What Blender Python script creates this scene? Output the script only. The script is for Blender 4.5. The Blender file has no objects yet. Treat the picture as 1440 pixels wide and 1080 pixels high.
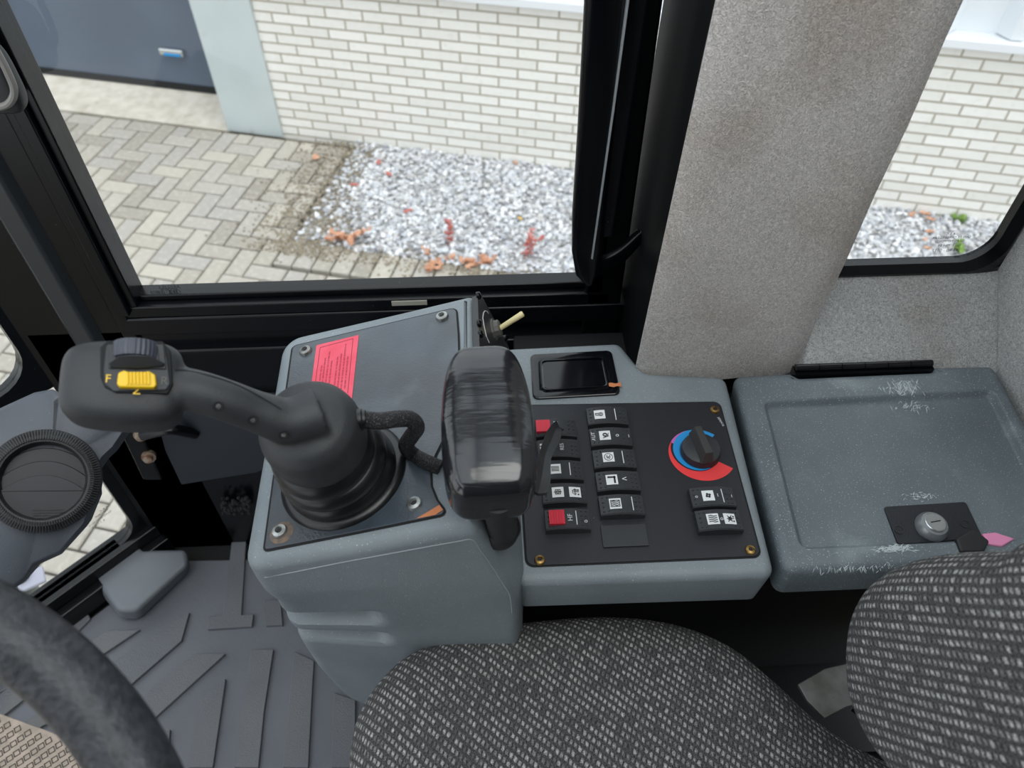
import bpy, bmesh, math, random
from mathutils import Vector as V, Matrix
C = bpy.context.scene.collection
R_ = math.radians
random.seed(7)

# ------------------------------------------------------------------ camera
CAM = V((0, 0, 2.6)); PITCH = R_(48.25); YAW = R_(-2.62); F = 1080.0
cam = bpy.data.cameras.new('camera'); cam_o = bpy.data.objects.new('camera', cam); C.objects.link(cam_o)
cam_o.location = CAM; cam_o.rotation_euler = (math.pi/2 - PITCH, 0, YAW)
cam.sensor_width = 36; cam.lens = 27; cam.clip_start = .01
cam.dof.use_dof = True; cam.dof.focus_distance = .78; cam.dof.aperture_fstop = 7.5
bpy.context.scene.camera = cam_o
# ------------------------------------------------------------------ light
w = bpy.data.worlds.new('sky'); bpy.context.scene.world = w; w.use_nodes = True
wt = w.node_tree; wt.nodes.clear()
wo = wt.nodes.new('ShaderNodeOutputWorld'); wb = wt.nodes.new('ShaderNodeBackground')
tc = wt.nodes.new('ShaderNodeTexCoord'); sp = wt.nodes.new('ShaderNodeSeparateXYZ'); cr = wt.nodes.new('ShaderNodeValToRGB')
no = wt.nodes.new('ShaderNodeTexNoise'); no.inputs['Scale'].default_value = 2.2; no.inputs['Detail'].default_value = 5
mx = wt.nodes.new('ShaderNodeMix'); mx.data_type = 'RGBA'
cr.color_ramp.elements[0].position = .0; cr.color_ramp.elements[0].color = (.68, .71, .75, 1)
cr.color_ramp.elements[1].position = .6; cr.color_ramp.elements[1].color = (.80, .89, 1.0, 1)
c2 = wt.nodes.new('ShaderNodeValToRGB'); c2.color_ramp.elements[0].position = .42; c2.color_ramp.elements[1].position = .6
wt.links.new(tc.outputs['Generated'], sp.inputs[0]); wt.links.new(sp.outputs['Z'], cr.inputs[0])
wt.links.new(tc.outputs['Generated'], no.inputs['Vector']); wt.links.new(no.outputs['Fac'], c2.inputs[0])
wt.links.new(c2.outputs[0], mx.inputs['Factor']); wt.links.new(cr.outputs[0], mx.inputs['A'])
mx.inputs['B'].default_value = (1.0, 1.03, 1.06, 1)
wt.links.new(mx.outputs['Result'], wb.inputs['Color']); wb.inputs['Strength'].default_value = 1.15
wt.links.new(wb.outputs[0], wo.inputs[0])
sl = bpy.data.lights.new('sun', 'SUN'); sl.energy = 0.9; sl.angle = R_(40); sl.color = (1, .97, .92)
so = bpy.data.objects.new('sun', sl); C.objects.link(so)
so.rotation_euler = V((.25, -.30, .92)).to_track_quat('Z', 'Y').to_euler()
vs = bpy.context.scene.view_settings
vs.view_transform = 'Standard'; vs.look = 'None'; vs.gamma = 1; vs.use_curve_mapping = False; vs.exposure = 0.60

# ------------------------------------------------------------------ geometry of the place: pixel rays meet real planes
_cp, _sp = math.cos(PITCH), math.sin(PITCH)
_Z = Matrix.Rotation(YAW, 3, 'Z')
RX = _Z @ V((1, 0, 0)); FW = _Z @ V((0, _cp, -_sp)); DN = FW.cross(RX)
def ray(px, py): return RX*((px-720)/F) + DN*((py-540)/F) + FW
def U(px, py, x=None, y=None, z=None, d=None):
    r = ray(px, py)
    if z is not None: t = (z-CAM.z)/r.z
    elif y is not None: t = (y-CAM.y)/r.y
    elif x is not None: t = (x-CAM.x)/r.x
    else: t = d
    return CAM + r*t
def PU(px, py, p, n):
    r = ray(px, py); return CAM + r*((V(p)-CAM).dot(n)/r.dot(n))
FLOOR = 1.35; TOP = 1.95

# ------------------------------------------------------------------ mesh helpers
class B:
    def __init__(s): s.v = []; s.f = []; s.uv = None
    def add(s, vs, fs):
        o = len(s.v); s.v += [V(p) for p in vs]; s.f += [tuple(i+o for i in f) for f in fs]; return s
def frame(z, x=None):
    z = V(z).normalized(); x = V(x) if x is not None else (V((1, 0, 0)) if abs(z.x) < .9 else V((0, 1, 0)))
    x = (x - z*x.dot(z)).normalized(); y = z.cross(x)
    return Matrix((x, y, z)).transposed()
I3 = Matrix.Identity(3)
def box(b, c, s, M=I3):
    c = V(c); h = [q/2 for q in s]
    vs = [c + M @ V((i*h[0], j*h[1], k*h[2])) for i in (-1, 1) for j in (-1, 1) for k in (-1, 1)]
    return b.add(vs, [(0, 1, 3, 2), (4, 6, 7, 5), (0, 4, 5, 1), (2, 3, 7, 6), (0, 2, 6, 4), (1, 5, 7, 3)])
def bb(b, x0, x1, y0, y1, z0, z1): return box(b, ((x0+x1)/2, (y0+y1)/2, (z0+z1)/2), (x1-x0, y1-y0, z1-z0))
def prism(b, top, bot):
    n = len(top); vs = list(top)+list(bot)
    fs = [tuple(range(n)), tuple(range(2*n-1, n-1, -1))]
    fs += [(i, i+n, (i+1) % n+n, (i+1) % n) for i in range(n)]
    return b.add(vs, fs)
def flat(b, pts, z1, z0):
    return prism(b, [V((p[0], p[1], z1)) for p in pts], [V((p[0], p[1], z0)) for p in pts])
def roundpoly(pts, r, n=6):
    pts = [V((p[0], p[1], 0)) for p in pts]; k = len(pts); out = []
    rr = r if isinstance(r, (list, tuple)) else [r]*k
    for i in range(k):
        a, p, c = pts[i-1], pts[i], pts[(i+1) % k]; d1 = (a-p); d2 = (c-p)
        l1, l2 = d1.length, d2.length; d1 /= l1; d2 /= l2
        ang = d1.angle(d2); t = min(rr[i]/math.tan(ang/2), l1*.45, l2*.45); r0 = t*math.tan(ang/2)
        cc = p + (d1+d2).normalized()*(r0/math.sin(ang/2)); s = p+d1*t-cc; e = p+d2*t-cc
        for j in range(n+1):
            a0 = math.atan2(s.y, s.x); da = (math.atan2(e.y, e.x)-a0+math.pi) % (2*math.pi)-math.pi; a0 += da*j/n
            out.append((cc.x+math.cos(a0)*r0, cc.y+math.sin(a0)*r0))
    return out
def rings(b, rs, cap=True, closed=True):
    n = len(rs[0]); vs = [p for r in rs for p in r]; fs = []
    for k in range(len(rs)-1):
        for i in range(n if closed else n-1):
            j = (i+1) % n; fs.append((k*n+i, k*n+j, (k+1)*n+j, (k+1)*n+i))
    if cap: fs.append(tuple(range(n-1, -1, -1))); fs.append(tuple(range((len(rs)-1)*n, len(rs)*n)))
    return b.add(vs, fs)
def lathe(b, c, M, prof, n=40, cap=True, mod=None):
    c = V(c); rs = []
    for k, (r, z) in enumerate(prof):
        rs.append([c + M @ V((math.cos(a)*(r+(mod(k, i) if mod else 0)), math.sin(a)*(r+(mod(k, i) if mod else 0)), z)) for i, a in enumerate([2*math.pi*i/n for i in range(n)])])
    return rings(b, rs, cap)
def smoothpts(pts, k=6):
    out = []; P = [pts[0]]+list(pts)+[pts[-1]]
    P = [V(p) for p in P]
    for i in range(1, len(P)-2):
        for j in range(k):
            t = j/k; a, p, q, c = P[i-1], P[i], P[i+1], P[i+2]
            out.append(.5*((2*p)+(q-a)*t+(2*a-5*p+4*q-c)*t*t+(3*p-a-3*q+c)*t**3))
    out.append(P[-2]); return out
def tube(b, pts, rad, n=16, sx=1, sy=1, up=None, cap=True):
    pts = [V(p) for p in pts]; N = len(pts); rs = []; x = V(up) if up is not None else None
    for i, p in enumerate(pts):
        t = (pts[min(i+1, N-1)]-pts[max(i-1, 0)]).normalized()
        M = frame(t, x); x = M.col[0]
        r = rad[i] if isinstance(rad, (list, tuple)) else rad
        rs.append([p + M @ V((math.cos(2*math.pi*j/n)*r*sx, math.sin(2*math.pi*j/n)*r*sy, 0)) for j in range(n)])
    return rings(b, rs, cap)
def sell(b, c, r, e1=.4, e2=.4, M=I3, nu=48, nv=32, fn=None):
    c = V(c); f = lambda a, e: math.copysign(abs(a)**e, a); rs = []
    for i in range(nv+1):
        th = -math.pi/2+math.pi*i/nv; th = max(-1.5705, min(1.5705, th)); ring = []
        for j in range(nu):
            ph = 2*math.pi*j/nu
            p = V((f(math.cos(th), e1)*f(math.cos(ph), e2)*r[0], f(math.cos(th), e1)*f(math.sin(ph), e2)*r[1], f(math.sin(th), e1)*r[2]))
            if fn: p = fn(p)
            ring.append(c+M @ p)
        rs.append(ring)
    return rings(b, rs, True)
def text(b, s, size, M, c, sx=1, off=.0002, align='CENTER', mirror=False):
    cu = bpy.data.curves.new('t', 'FONT'); cu.body = s; cu.size = size; cu.align_x = align; cu.align_y = 'CENTER'
    o = bpy.data.objects.new('t', cu); C.objects.link(o)
    me = bpy.data.meshes.new_from_object(o.evaluated_get(bpy.context.evaluated_depsgraph_get()))
    vs = [V(c)+M @ V((v.co.x*sx*(-1 if mirror else 1), v.co.y, off)) for v in me.vertices]
    b.add(vs, [tuple(p.vertices) for p in me.polygons])
    bpy.data.objects.remove(o); bpy.data.curves.remove(cu); bpy.data.meshes.remove(me)

def wloc(p): return p.location if p is not None else V((0, 0, 0))
def obj(name, b, m, parent=None, bevel=0, seg=3, sub=0, smooth=35, rot=0, loc=None, bang=30):
    me = bpy.data.meshes.new(name)
    off = V((0, 0, 0)); q = parent
    while q is not None: off += q.location; q = q.parent
    if loc is not None: off = off + V(loc) if parent is not None and False else V(loc)
    vs = [v-off for v in b.v]
    me.from_pydata(vs, [], b.f); me.validate()
    bm = bmesh.new(); bm.from_mesh(me); bmesh.ops.recalc_face_normals(bm, faces=bm.faces); bm.to_mesh(me); bm.free()
    if b.uv:
        u = me.uv_layers.new(name='UVMap')
        for l in me.loops: u.data[l.index].uv = b.uv[l.vertex_index]
    if smooth:
        for p in me.polygons: p.use_smooth = True
        me.set_sharp_from_angle(angle=R_(smooth))
    for x in (m if isinstance(m, (list, tuple)) else [m]): me.materials.append(x)
    o = bpy.data.objects.new(name, me); C.objects.link(o)
    if parent is not None: o.parent = parent
    if loc is not None:
        po = V((0, 0, 0)); q = parent
        while q is not None: po += q.location; q = q.parent
        o.location = V(loc)-po
    if rot: o.rotation_euler = (0, 0, rot)
    if bevel:
        md = o.modifiers.new('bevel', 'BEVEL'); md.width = bevel; md.segments = seg; md.limit_method = 'ANGLE'; md.angle_limit = R_(bang)
        md.harden_normals = bool(smooth)
    if sub:
        md = o.modifiers.new('subdivision', 'SUBSURF'); md.levels = sub; md.render_levels = sub
    return o
def tag(o, label=None, cat=None, group=None, kind=None):
    if label: o['label'] = label
    if cat: o['category'] = cat
    if group: o['group'] = group
    if kind: o['kind'] = kind
    return o
def thing(name, loc, label, cat, group=None):
    o = bpy.data.objects.new(name, None); C.objects.link(o); o.location = loc; o.empty_display_size = .05
    return tag(o, label, cat, group)
def struct(name, b, m, label=None, **k):
    return tag(obj(name, b, m, **k), label, None, None, 'structure')

# ------------------------------------------------------------------ materials
def lin(c):
    return tuple([((x/255)/12.92 if x/255 <= .04045 else ((x/255+.055)/1.055)**2.4) for x in c])+(1,)
def mat(name, col, rough=.5, metal=0, bump=0, bscale=300, col2=None, nscale=20, mix=(.35, .65), speck=None, sscale=700, sth=.68, spec=.5, detail=4, dirt=None, dscale=6, dth=(.55, .7), rv=0):
    m = bpy.data.materials.new(name); m.use_nodes = True; t = m.node_tree; N = t.nodes; L = t.links
    bs = N['Principled BSDF']; bs.inputs['Roughness'].default_value = rough; bs.inputs['Metallic'].default_value = metal
    bs.inputs['Specular IOR Level'].default_value = spec; bs.inputs['Base Color'].default_value = lin(col)
    tc = N.new('ShaderNodeTexCoord'); src = tc.outputs['Object']
    def noise(sc, d=4):
        n = N.new('ShaderNodeTexNoise'); n.inputs['Scale'].default_value = sc; n.inputs['Detail'].default_value = d; L.new(src, n.inputs['Vector']); return n.outputs['Fac']
    def ramp(f, a, b_):
        r = N.new('ShaderNodeMapRange'); r.inputs['From Min'].default_value = a; r.inputs['From Max'].default_value = b_; L.new(f, r.inputs['Value']); return r.outputs[0]
    def mixc(f, a, b_):
        x = N.new('ShaderNodeMix'); x.data_type = 'RGBA'; L.new(f, x.inputs['Factor'])
        for s, v in (('A', a), ('B', b_)):
            if isinstance(v, tuple): x.inputs[s].default_value = v
            else: L.new(v, x.inputs[s])
        return x.outputs['Result']
    cur = lin(col)
    if col2: cur = mixc(ramp(noise(nscale, detail), *mix), cur, lin(col2))
    if dirt: cur = mixc(ramp(noise(dscale, 8), *dth), cur, lin(dirt))
    if speck: cur = mixc(ramp(noise(sscale, 1), sth, sth+.03), cur, lin(speck))
    if not isinstance(cur, tuple): L.new(cur, bs.inputs['Base Color'])
    if rv:
        r = N.new('ShaderNodeMapRange'); r.inputs['To Min'].default_value = rough-rv; r.inputs['To Max'].default_value = rough+rv; r.inputs['From Min'].default_value = .35; r.inputs['From Max'].default_value = .65
        L.new(noise(18, 5), r.inputs['Value']); L.new(r.outputs[0], bs.inputs['Roughness'])
    if bump:
        bp = N.new('ShaderNodeBump'); bp.inputs['Strength'].default_value = bump; bp.inputs['Distance'].default_value = .001
        L.new(noise(bscale, 3), bp.inputs['Height']); L.new(bp.outputs[0], bs.inputs['Normal'])
    m['h'] = 0
    return m
SATIN = mat('black_satin', (5, 7, 9), .5, spec=.2)
GREY = mat('console_plastic', (112, 121, 126), .5, bump=.35, bscale=900, col2=(126, 135, 140), nscale=9, speck=(190, 198, 200), sscale=900, sth=.72)
LIDM = mat('lid_plastic', (92, 101, 106), .45, bump=.35, bscale=900, col2=(114, 124, 129), nscale=6, speck=(180, 190, 194), sscale=800, sth=.68, dirt=(138, 148, 152), dscale=16, dth=(.6, .8))
SIDE = mat('side_plastic', (92, 98, 104), .5, bump=.3, bscale=900, col2=(104, 108, 112), nscale=10, speck=(160, 164, 168), sscale=420, sth=.78)
PLATE = mat('plate_black', (38, 44, 51), .36, spec=.9, bump=.35, bscale=450, col2=(58, 68, 78), nscale=11, rv=.08, dirt=(75, 84, 92), dscale=25, dth=(.58, .8))
PANEL = mat('panel_black', (30, 32, 38), .45, bump=.1, bscale=600, speck=(120, 124, 130), sscale=500, sth=.8)
RUB = mat('rubber_black', (32, 33, 35), .5, bump=.2, bscale=700, col2=(42, 43, 45), nscale=30)
GRIP = mat('grip_plastic', (40, 42, 45), .5, bump=.35, bscale=1100, col2=(47, 49, 52), nscale=25)
BOOT = mat('boot_rubber', (20, 20, 22), .33, bump=.1, bscale=300)
BLK = mat('black_paint', (6, 8, 12), .25, spec=.35, speck=(70, 74, 78), sscale=260, sth=.8)
BLKM = mat('black_matt', (10, 11, 13), .75)
DKG = mat('dark_grey_plastic', (38, 42, 48), .5, bump=.2, bscale=800)
ROCK = mat('rocker_plastic', (44, 46, 50), .45, bump=.3, bscale=1200)
WHT = mat('white_print', (225, 228, 228), .6)
WPR = mat('faded_white_print', (215, 218, 220), .6)
INK = mat('black_ink', (28, 28, 30), .6)
REDP = mat('red_plastic', (206, 42, 64), .45)
REDF = mat('red_sticker', (214, 66, 88), .5, col2=(222, 84, 104), nscale=40)
YEL = mat('yellow_plastic', (238, 196, 20), .42)
BLU = mat('blue_print', (30, 140, 205), .5)
RED2 = mat('red_print', (232, 60, 62), .5)
VIO = mat('violet_print', (190, 96, 170), .5)
ZINC = mat('zinc', (180, 184, 182), .35, metal=.85, bump=.5, bscale=300, col2=(130, 130, 126), nscale=90)
BRASS = mat('brass', (178, 146, 88), .4, metal=.8, col2=(110, 84, 50), nscale=160)
CHROME = mat('chrome', (215, 218, 218), .25, metal=.9)
STEEL = mat('dusty_steel', (150, 150, 146), .5, metal=.3, col2=(118, 118, 110), nscale=40, speck=(140, 132, 100), sscale=300, sth=.7)
ORG = mat('rust_primer', (196, 122, 76), .7)
SCUF = mat('scuff', (196, 204, 206), .8)
BONE = mat('yellowed_metal', (214, 200, 150), .45)
PINK = mat('pink_plastic', (240, 150, 190), .5)
MAT = mat('floor_rubber', (92, 95, 102), .55, bump=.3, bscale=160, col2=(104, 107, 114), nscale=5, dirt=(84, 86, 84), dscale=4)
MATR = mat('floor_rubber_rib', (92, 95, 101), .5, bump=1.0, bscale=420, col2=(104, 106, 109), nscale=6, dirt=(104, 103, 97), dscale=3)
FOOT = mat('rubber_cover', (96, 101, 107), .5, bump=.15, bscale=500, col2=(106, 111, 117), nscale=12)
WHEEL = mat('wheel_rubber', (32, 34, 38), .42, bump=.9, bscale=300, col2=(54, 56, 61), nscale=150)
DUSTY = mat('tread_plate', (176, 160, 148), .9, bump=.6, bscale=120, col2=(150, 140, 128), nscale=60)
TREAD = mat('tread_mark', (92, 84, 78), .9)
SKYGLINT = mat('sky_glint', (196, 202, 206), .3, metal=.5)  # pale colour of the sky reflection drawn on the grab handle
TAPE = None

def tape_mat():
    m = bpy.data.materials.new('electrical_tape'); m.use_nodes = True; N = m.node_tree.nodes; L = m.node_tree.links
    bs = N['Principled BSDF']; bs.inputs['Base Color'].default_value = lin((30, 31, 34)); bs.inputs['Roughness'].default_value = .14
    bs.inputs['Specular IOR Level'].default_value = .8
    tc = N.new('ShaderNodeTexCoord'); mp = N.new('ShaderNodeMapping'); L.new(tc.outputs['Object'], mp.inputs[0])
    mp.inputs['Rotation'].default_value = (0, 0, .06)
    ns = N.new('ShaderNodeTexNoise'); ns.inputs['Scale'].default_value = 22; L.new(mp.outputs[0], ns.inputs['Vector'])
    ad = N.new('ShaderNodeVectorMath'); ad.operation = 'MULTIPLY_ADD'; L.new(ns.outputs['Color'], ad.inputs[0]); ad.inputs[1].default_value = (0, .006, .006); L.new(mp.outputs[0], ad.inputs[2])
    wv = N.new('ShaderNodeTexWave'); wv.wave_type = 'BANDS'; wv.bands_direction = 'Y'; wv.wave_profile = 'SAW'; wv.inputs['Scale'].default_value = 34
    L.new(ad.outputs[0], wv.inputs['Vector'])
    n2 = N.new('ShaderNodeTexNoise'); n2.inputs['Scale'].default_value = 60; n2.inputs['Detail'].default_value = 5
    sc = N.new('ShaderNodeMapping'); sc.inputs['Scale'].default_value = (.25, 2.2, 1); L.new(tc.outputs['Object'], sc.inputs[0]); L.new(sc.outputs[0], n2.inputs['Vector'])
    b1 = N.new('ShaderNodeBump'); b1.inputs['Strength'].default_value = .3; b1.inputs['Distance'].default_value = .0012; L.new(wv.outputs['Fac'], b1.inputs['Height'])
    b2 = N.new('ShaderNodeBump'); b2.inputs['Strength'].default_value = .22; b2.inputs['Distance'].default_value = .002; L.new(n2.outputs['Fac'], b2.inputs['Height']); L.new(b1.outputs[0], b2.inputs['Normal'])
    L.new(b2.outputs[0], bs.inputs['Normal'])
    return m
TAPE = tape_mat()

def weave(name, pu, pv, ang, dark=(36, 36, 39), light=(200, 199, 196)):
    m = bpy.data.materials.new(name); m.use_nodes = True; N = m.node_tree.nodes; L = m.node_tree.links
    bs = N['Principled BSDF']; bs.inputs['Roughness'].default_value = .95; bs.inputs['Specular IOR Level'].default_value = .15
    uv = N.new('ShaderNodeTexCoord'); mp = N.new('ShaderNodeMapping'); L.new(uv.outputs['UV'], mp.inputs[0]); mp.inputs['Rotation'].default_value = (0, 0, ang)
    ns = N.new('ShaderNodeTexNoise'); ns.inputs['Scale'].default_value = 160; ns.inputs['Detail'].default_value = 1; L.new(mp.outputs[0], ns.inputs['Vector'])
    ad = N.new('ShaderNodeVectorMath'); ad.operation = 'MULTIPLY_ADD'; L.new(ns.outputs['Color'], ad.inputs[0]); ad.inputs[1].default_value = (.0021, .0021, 0); L.new(mp.outputs[0], ad.inputs[2])
    sx = N.new('ShaderNodeSeparateXYZ'); L.new(ad.outputs[0], sx.inputs[0])
    def M(op, a, b=None, c=None):
        n = N.new('ShaderNodeMath'); n.operation = op
        for i, q in enumerate((a, b, c)):
            if q is None: continue
            if isinstance(q, (int, float)): n.inputs[i].default_value = q
            else: L.new(q, n.inputs[i])
        return n.outputs[0]
    v = M('DIVIDE', sx.outputs['Y'], pv); row = M('FLOOR', v); fv = M('FRACT', v)
    u = M('ADD', M('DIVIDE', sx.outputs['X'], pu), M('MULTIPLY', row, .5)); fu = M('FRACT', u); col = M('FLOOR', u)
    # fleck: short slanted stitches crowded into rows
    sk = M('ADD', fu, M('MULTIPLY', fv, .6)); fk = M('FRACT', sk)
    a = M('SUBTRACT', 1, M('ABSOLUTE', M('MULTIPLY', M('SUBTRACT', fv, .5), 3.1)))
    b_ = M('SUBTRACT', 1, M('ABSOLUTE', M('MULTIPLY', M('SUBTRACT', fk, .5), 2.3)))
    cm = N.new('ShaderNodeCombineXYZ'); L.new(M('FLOOR', M('ADD', u, M('MULTIPLY', fv, .6))), cm.inputs[0]); L.new(row, cm.inputs[1])
    wn = N.new('ShaderNodeTexWhiteNoise'); wn.noise_dimensions = '2D'; L.new(cm.outputs[0], wn.inputs['Vector'])
    mp3 = N.new('ShaderNodeMapping'); L.new(mp.outputs[0], mp3.inputs[0]); mp3.inputs['Scale'].default_value = (1.6, .8, 1); mp3.inputs['Rotation'].default_value = (0, 0, .5)
    n3 = N.new('ShaderNodeTexNoise'); n3.inputs['Scale'].default_value = 820; n3.inputs['Detail'].default_value = 2; L.new(mp3.outputs[0], n3.inputs['Vector'])
    st = N.new('ShaderNodeMapRange'); st.inputs['From Min'].default_value = .36; st.inputs['From Max'].default_value = .62; L.new(n3.outputs['Fac'], st.inputs['Value'])
    g = M('MULTIPLY', M('POWER', M('MAXIMUM', a, 0), .6), M('POWER', M('MAXIMUM', b_, 0), .7))
    g = M('MULTIPLY', M('MULTIPLY', g, 1.35), M('ADD', .15, M('MULTIPLY', wn.outputs['Value'], .95)))
    g = M('MULTIPLY', g, M('ADD', .25, M('MULTIPLY', st.outputs[0], 1.0)))
    g = M('ADD', g, M('MULTIPLY', M('MULTIPLY', st.outputs[0], M('SUBTRACT', 1, M('MAXIMUM', a, 0))), .16))
    g = M('MAXIMUM', M('MINIMUM', g, 1), 0)
    mx = N.new('ShaderNodeMix'); mx.data_type = 'RGBA'; L.new(g, mx.inputs['Factor']); mx.inputs['A'].default_value = lin(dark); mx.inputs['B'].default_value = lin(light)
    L.new(mx.outputs['Result'], bs.inputs['Base Color'])
    bp = N.new('ShaderNodeBump'); bp.inputs['Strength'].default_value = .7; bp.inputs['Distance'].default_value = .001; L.new(g, bp.inputs['Height']); L.new(bp.outputs[0], bs.inputs['Normal'])
    return m
SEATF = weave('seat_fabric', .0050, .0073, R_(42))
BACKF = weave('backrest_fabric', .0050, .0068, R_(-62))

def felt(name, c1, c2, c3):
    m = bpy.data.materials.new(name); m.use_nodes = True; N = m.node_tree.nodes; L = m.node_tree.links
    bs = N['Principled BSDF']; bs.inputs['Roughness'].default_value = 1; bs.inputs['Specular IOR Level'].default_value = .1
    bs.inputs['Sheen Weight'].default_value = .25
    tc = N.new('ShaderNodeTexCoord'); o = tc.outputs['Object']
    n1 = N.new('ShaderNodeTexNoise'); n1.inputs['Scale'].default_value = 420; n1.inputs['Detail'].default_value = 4; n1.inputs['Distortion'].default_value = 1.6; L.new(o, n1.inputs['Vector'])
    n2 = N.new('ShaderNodeTexNoise'); n2.inputs['Scale'].default_value = 9; n2.inputs['Detail'].default_value = 6; L.new(o, n2.inputs['Vector'])
    r1 = N.new('ShaderNodeMapRange'); r1.inputs['From Min'].default_value = .38; r1.inputs['From Max'].default_value = .66; L.new(n1.outputs['Fac'], r1.inputs['Value'])
    r2 = N.new('ShaderNodeMapRange'); r2.inputs['From Min'].default_value = .48; r2.inputs['From Max'].default_value = .72; L.new(n2.outputs['Fac'], r2.inputs['Value'])
    a = N.new('ShaderNodeMix'); a.data_type = 'RGBA'; L.new(r1.outputs[0], a.inputs['Factor']); a.inputs['A'].default_value = lin(c1); a.inputs['B'].default_value = lin(c2)
    b_ = N.new('ShaderNodeMix'); b_.data_type = 'RGBA'; b_.blend_type = 'MULTIPLY'; L.new(r2.outputs[0], b_.inputs['Factor']); L.new(a.outputs['Result'], b_.inputs['A']); b_.inputs['B'].default_value = lin(c3)
    L.new(b_.outputs['Result'], bs.inputs['Base Color'])
    bp = N.new('ShaderNodeBump'); bp.inputs['Strength'].default_value = .8; bp.inputs['Distance'].default_value = .0015; L.new(n1.outputs['Fac'], bp.inputs['Height']); L.new(bp.outputs[0], bs.inputs['Normal'])
    return m
FELT = felt('pillar_felt', (178, 173, 169), (230, 224, 218), (228, 219, 210))
FELT2 = felt('rear_felt', (152, 152, 151), (208, 208, 206), (224, 215, 206))

def island(name, cols, rough=.9, bump=0, bscale=60, noise=None, nscale=20, nth=(.45, .7)):
    m = bpy.data.materials.new(name); m.use_nodes = True; N = m.node_tree.nodes; L = m.node_tree.links
    bs = N['Principled BSDF']; bs.inputs['Roughness'].default_value = rough; bs.inputs['Specular IOR Level'].default_value = .3
    g = N.new('ShaderNodeNewGeometry'); r = N.new('ShaderNodeValToRGB'); e = r.color_ramp.elements
    while len(e) < len(cols): e.new(.5)
    for i, c in enumerate(cols): e[i].position = i/(len(cols)-1); e[i].color = lin(c)
    L.new(g.outputs['Random Per Island'], r.inputs[0]); cur = r.outputs[0]
    tc = N.new('ShaderNodeTexCoord')
    if noise:
        n = N.new('ShaderNodeTexNoise'); n.inputs['Scale'].default_value = nscale; n.inputs['Detail'].default_value = 8; n.inputs['Roughness'].default_value = .7; L.new(tc.outputs['Object'], n.inputs['Vector'])
        mr = N.new('ShaderNodeMapRange'); mr.inputs['From Min'].default_value = nth[0]; mr.inputs['From Max'].default_value = nth[1]; L.new(n.outputs['Fac'], mr.inputs['Value'])
        x = N.new('ShaderNodeMix'); x.data_type = 'RGBA'; L.new(mr.outputs[0], x.inputs['Factor']); L.new(cur, x.inputs['A']); x.inputs['B'].default_value = lin(noise); cur = x.outputs['Result']
    L.new(cur, bs.inputs['Base Color'])
    if bump:
        n = N.new('ShaderNodeTexNoise'); n.inputs['Scale'].default_value = bscale; L.new(tc.outputs['Object'], n.inputs['Vector'])
        bp = N.new('ShaderNodeBump'); bp.inputs['Strength'].default_value = bump; bp.inputs['Distance'].default_value = .003; L.new(n.outputs['Fac'], bp.inputs['Height']); L.new(bp.outputs[0], bs.inputs['Normal'])
    return m
PAVE = island('concrete_pavers', [(160, 154, 144), (178, 172, 162), (168, 164, 158), (186, 180, 168), (152, 146, 136)], bump=.6, noise=(206, 200, 188), nscale=34, nth=(.5, .8))
GRAV = island('gravel_stones', [(150, 152, 158), (222, 224, 228), (184, 188, 194), (238, 238, 238), (166, 168, 172), (208, 206, 204), (128, 128, 130)])
DIRT = mat('joint_dirt', (104, 96, 82), 1, bump=.8, bscale=80, col2=(96, 90, 76), nscale=12)
GDIRT = mat('gravel_bed_base', (150, 150, 150), 1, bump=1, bscale=90, col2=(186, 186, 186), nscale=60)
def brick_mat(name, c1, c2, cm, sc):
    m = bpy.data.materials.new(name); m.use_nodes = True; N = m.node_tree.nodes; L = m.node_tree.links
    bs = N['Principled BSDF']; bs.inputs['Roughness'].default_value = .9
    tc = N.new('ShaderNodeTexCoord'); sp = N.new('ShaderNodeSeparateXYZ'); cb = N.new('ShaderNodeCombineXYZ'); L.new(tc.outputs['Object'], sp.inputs[0])
    L.new(sp.outputs['X'], cb.inputs['X']); L.new(sp.outputs['Z'], cb.inputs['Y'])
    br = N.new('ShaderNodeTexBrick'); L.new(cb.outputs[0], br.inputs['Vector'])
    br.inputs['Scale'].default_value = 1; br.inputs['Brick Width'].default_value = .2192; br.inputs['Row Height'].default_value = sc; br.inputs['Mortar Size'].default_value = .0055
    br.inputs['Mortar Smooth'].default_value = .35; br.inputs['Bias'].default_value = 0; br.offset = .5
    br.inputs['Color1'].default_value = lin(c1); br.inputs['Color2'].default_value = lin(c2); br.inputs['Mortar'].default_value = lin(cm)
    n = N.new('ShaderNodeTexNoise'); n.inputs['Scale'].default_value = 26; n.inputs['Detail'].default_value = 8; n.inputs['Roughness'].default_value = .75; L.new(tc.outputs['Object'], n.inputs['Vector'])
    mr = N.new('ShaderNodeMapRange'); mr.inputs['From Min'].default_value = .52; mr.inputs['From Max'].default_value = .78; mr.inputs['To Max'].default_value = .4; L.new(n.outputs['Fac'], mr.inputs['Value'])
    x = N.new('ShaderNodeMix'); x.data_type = 'RGBA'; L.new(mr.outputs[0], x.inputs['Factor']); L.new(br.outputs['Color'], x.inputs['A']); x.inputs['B'].default_value = lin(cm)
    L.new(x.outputs['Result'], bs.inputs['Base Color'])
    bp = N.new('ShaderNodeBump'); bp.inputs['Strength'].default_value = 1; bp.inputs['Distance'].default_value = .006; bp.invert = True
    L.new(br.outputs['Fac'], bp.inputs['Height']); L.new(bp.outputs[0], bs.inputs['Normal'])
    return m
BRICK = brick_mat('white_brick', (226, 224, 217), (238, 236, 230), (176, 168, 152), .0588)
SILLM = mat('sill_white', (226, 229, 232), .4)
CLAD = mat('white_cladding', (222, 227, 231), .4)
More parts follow.
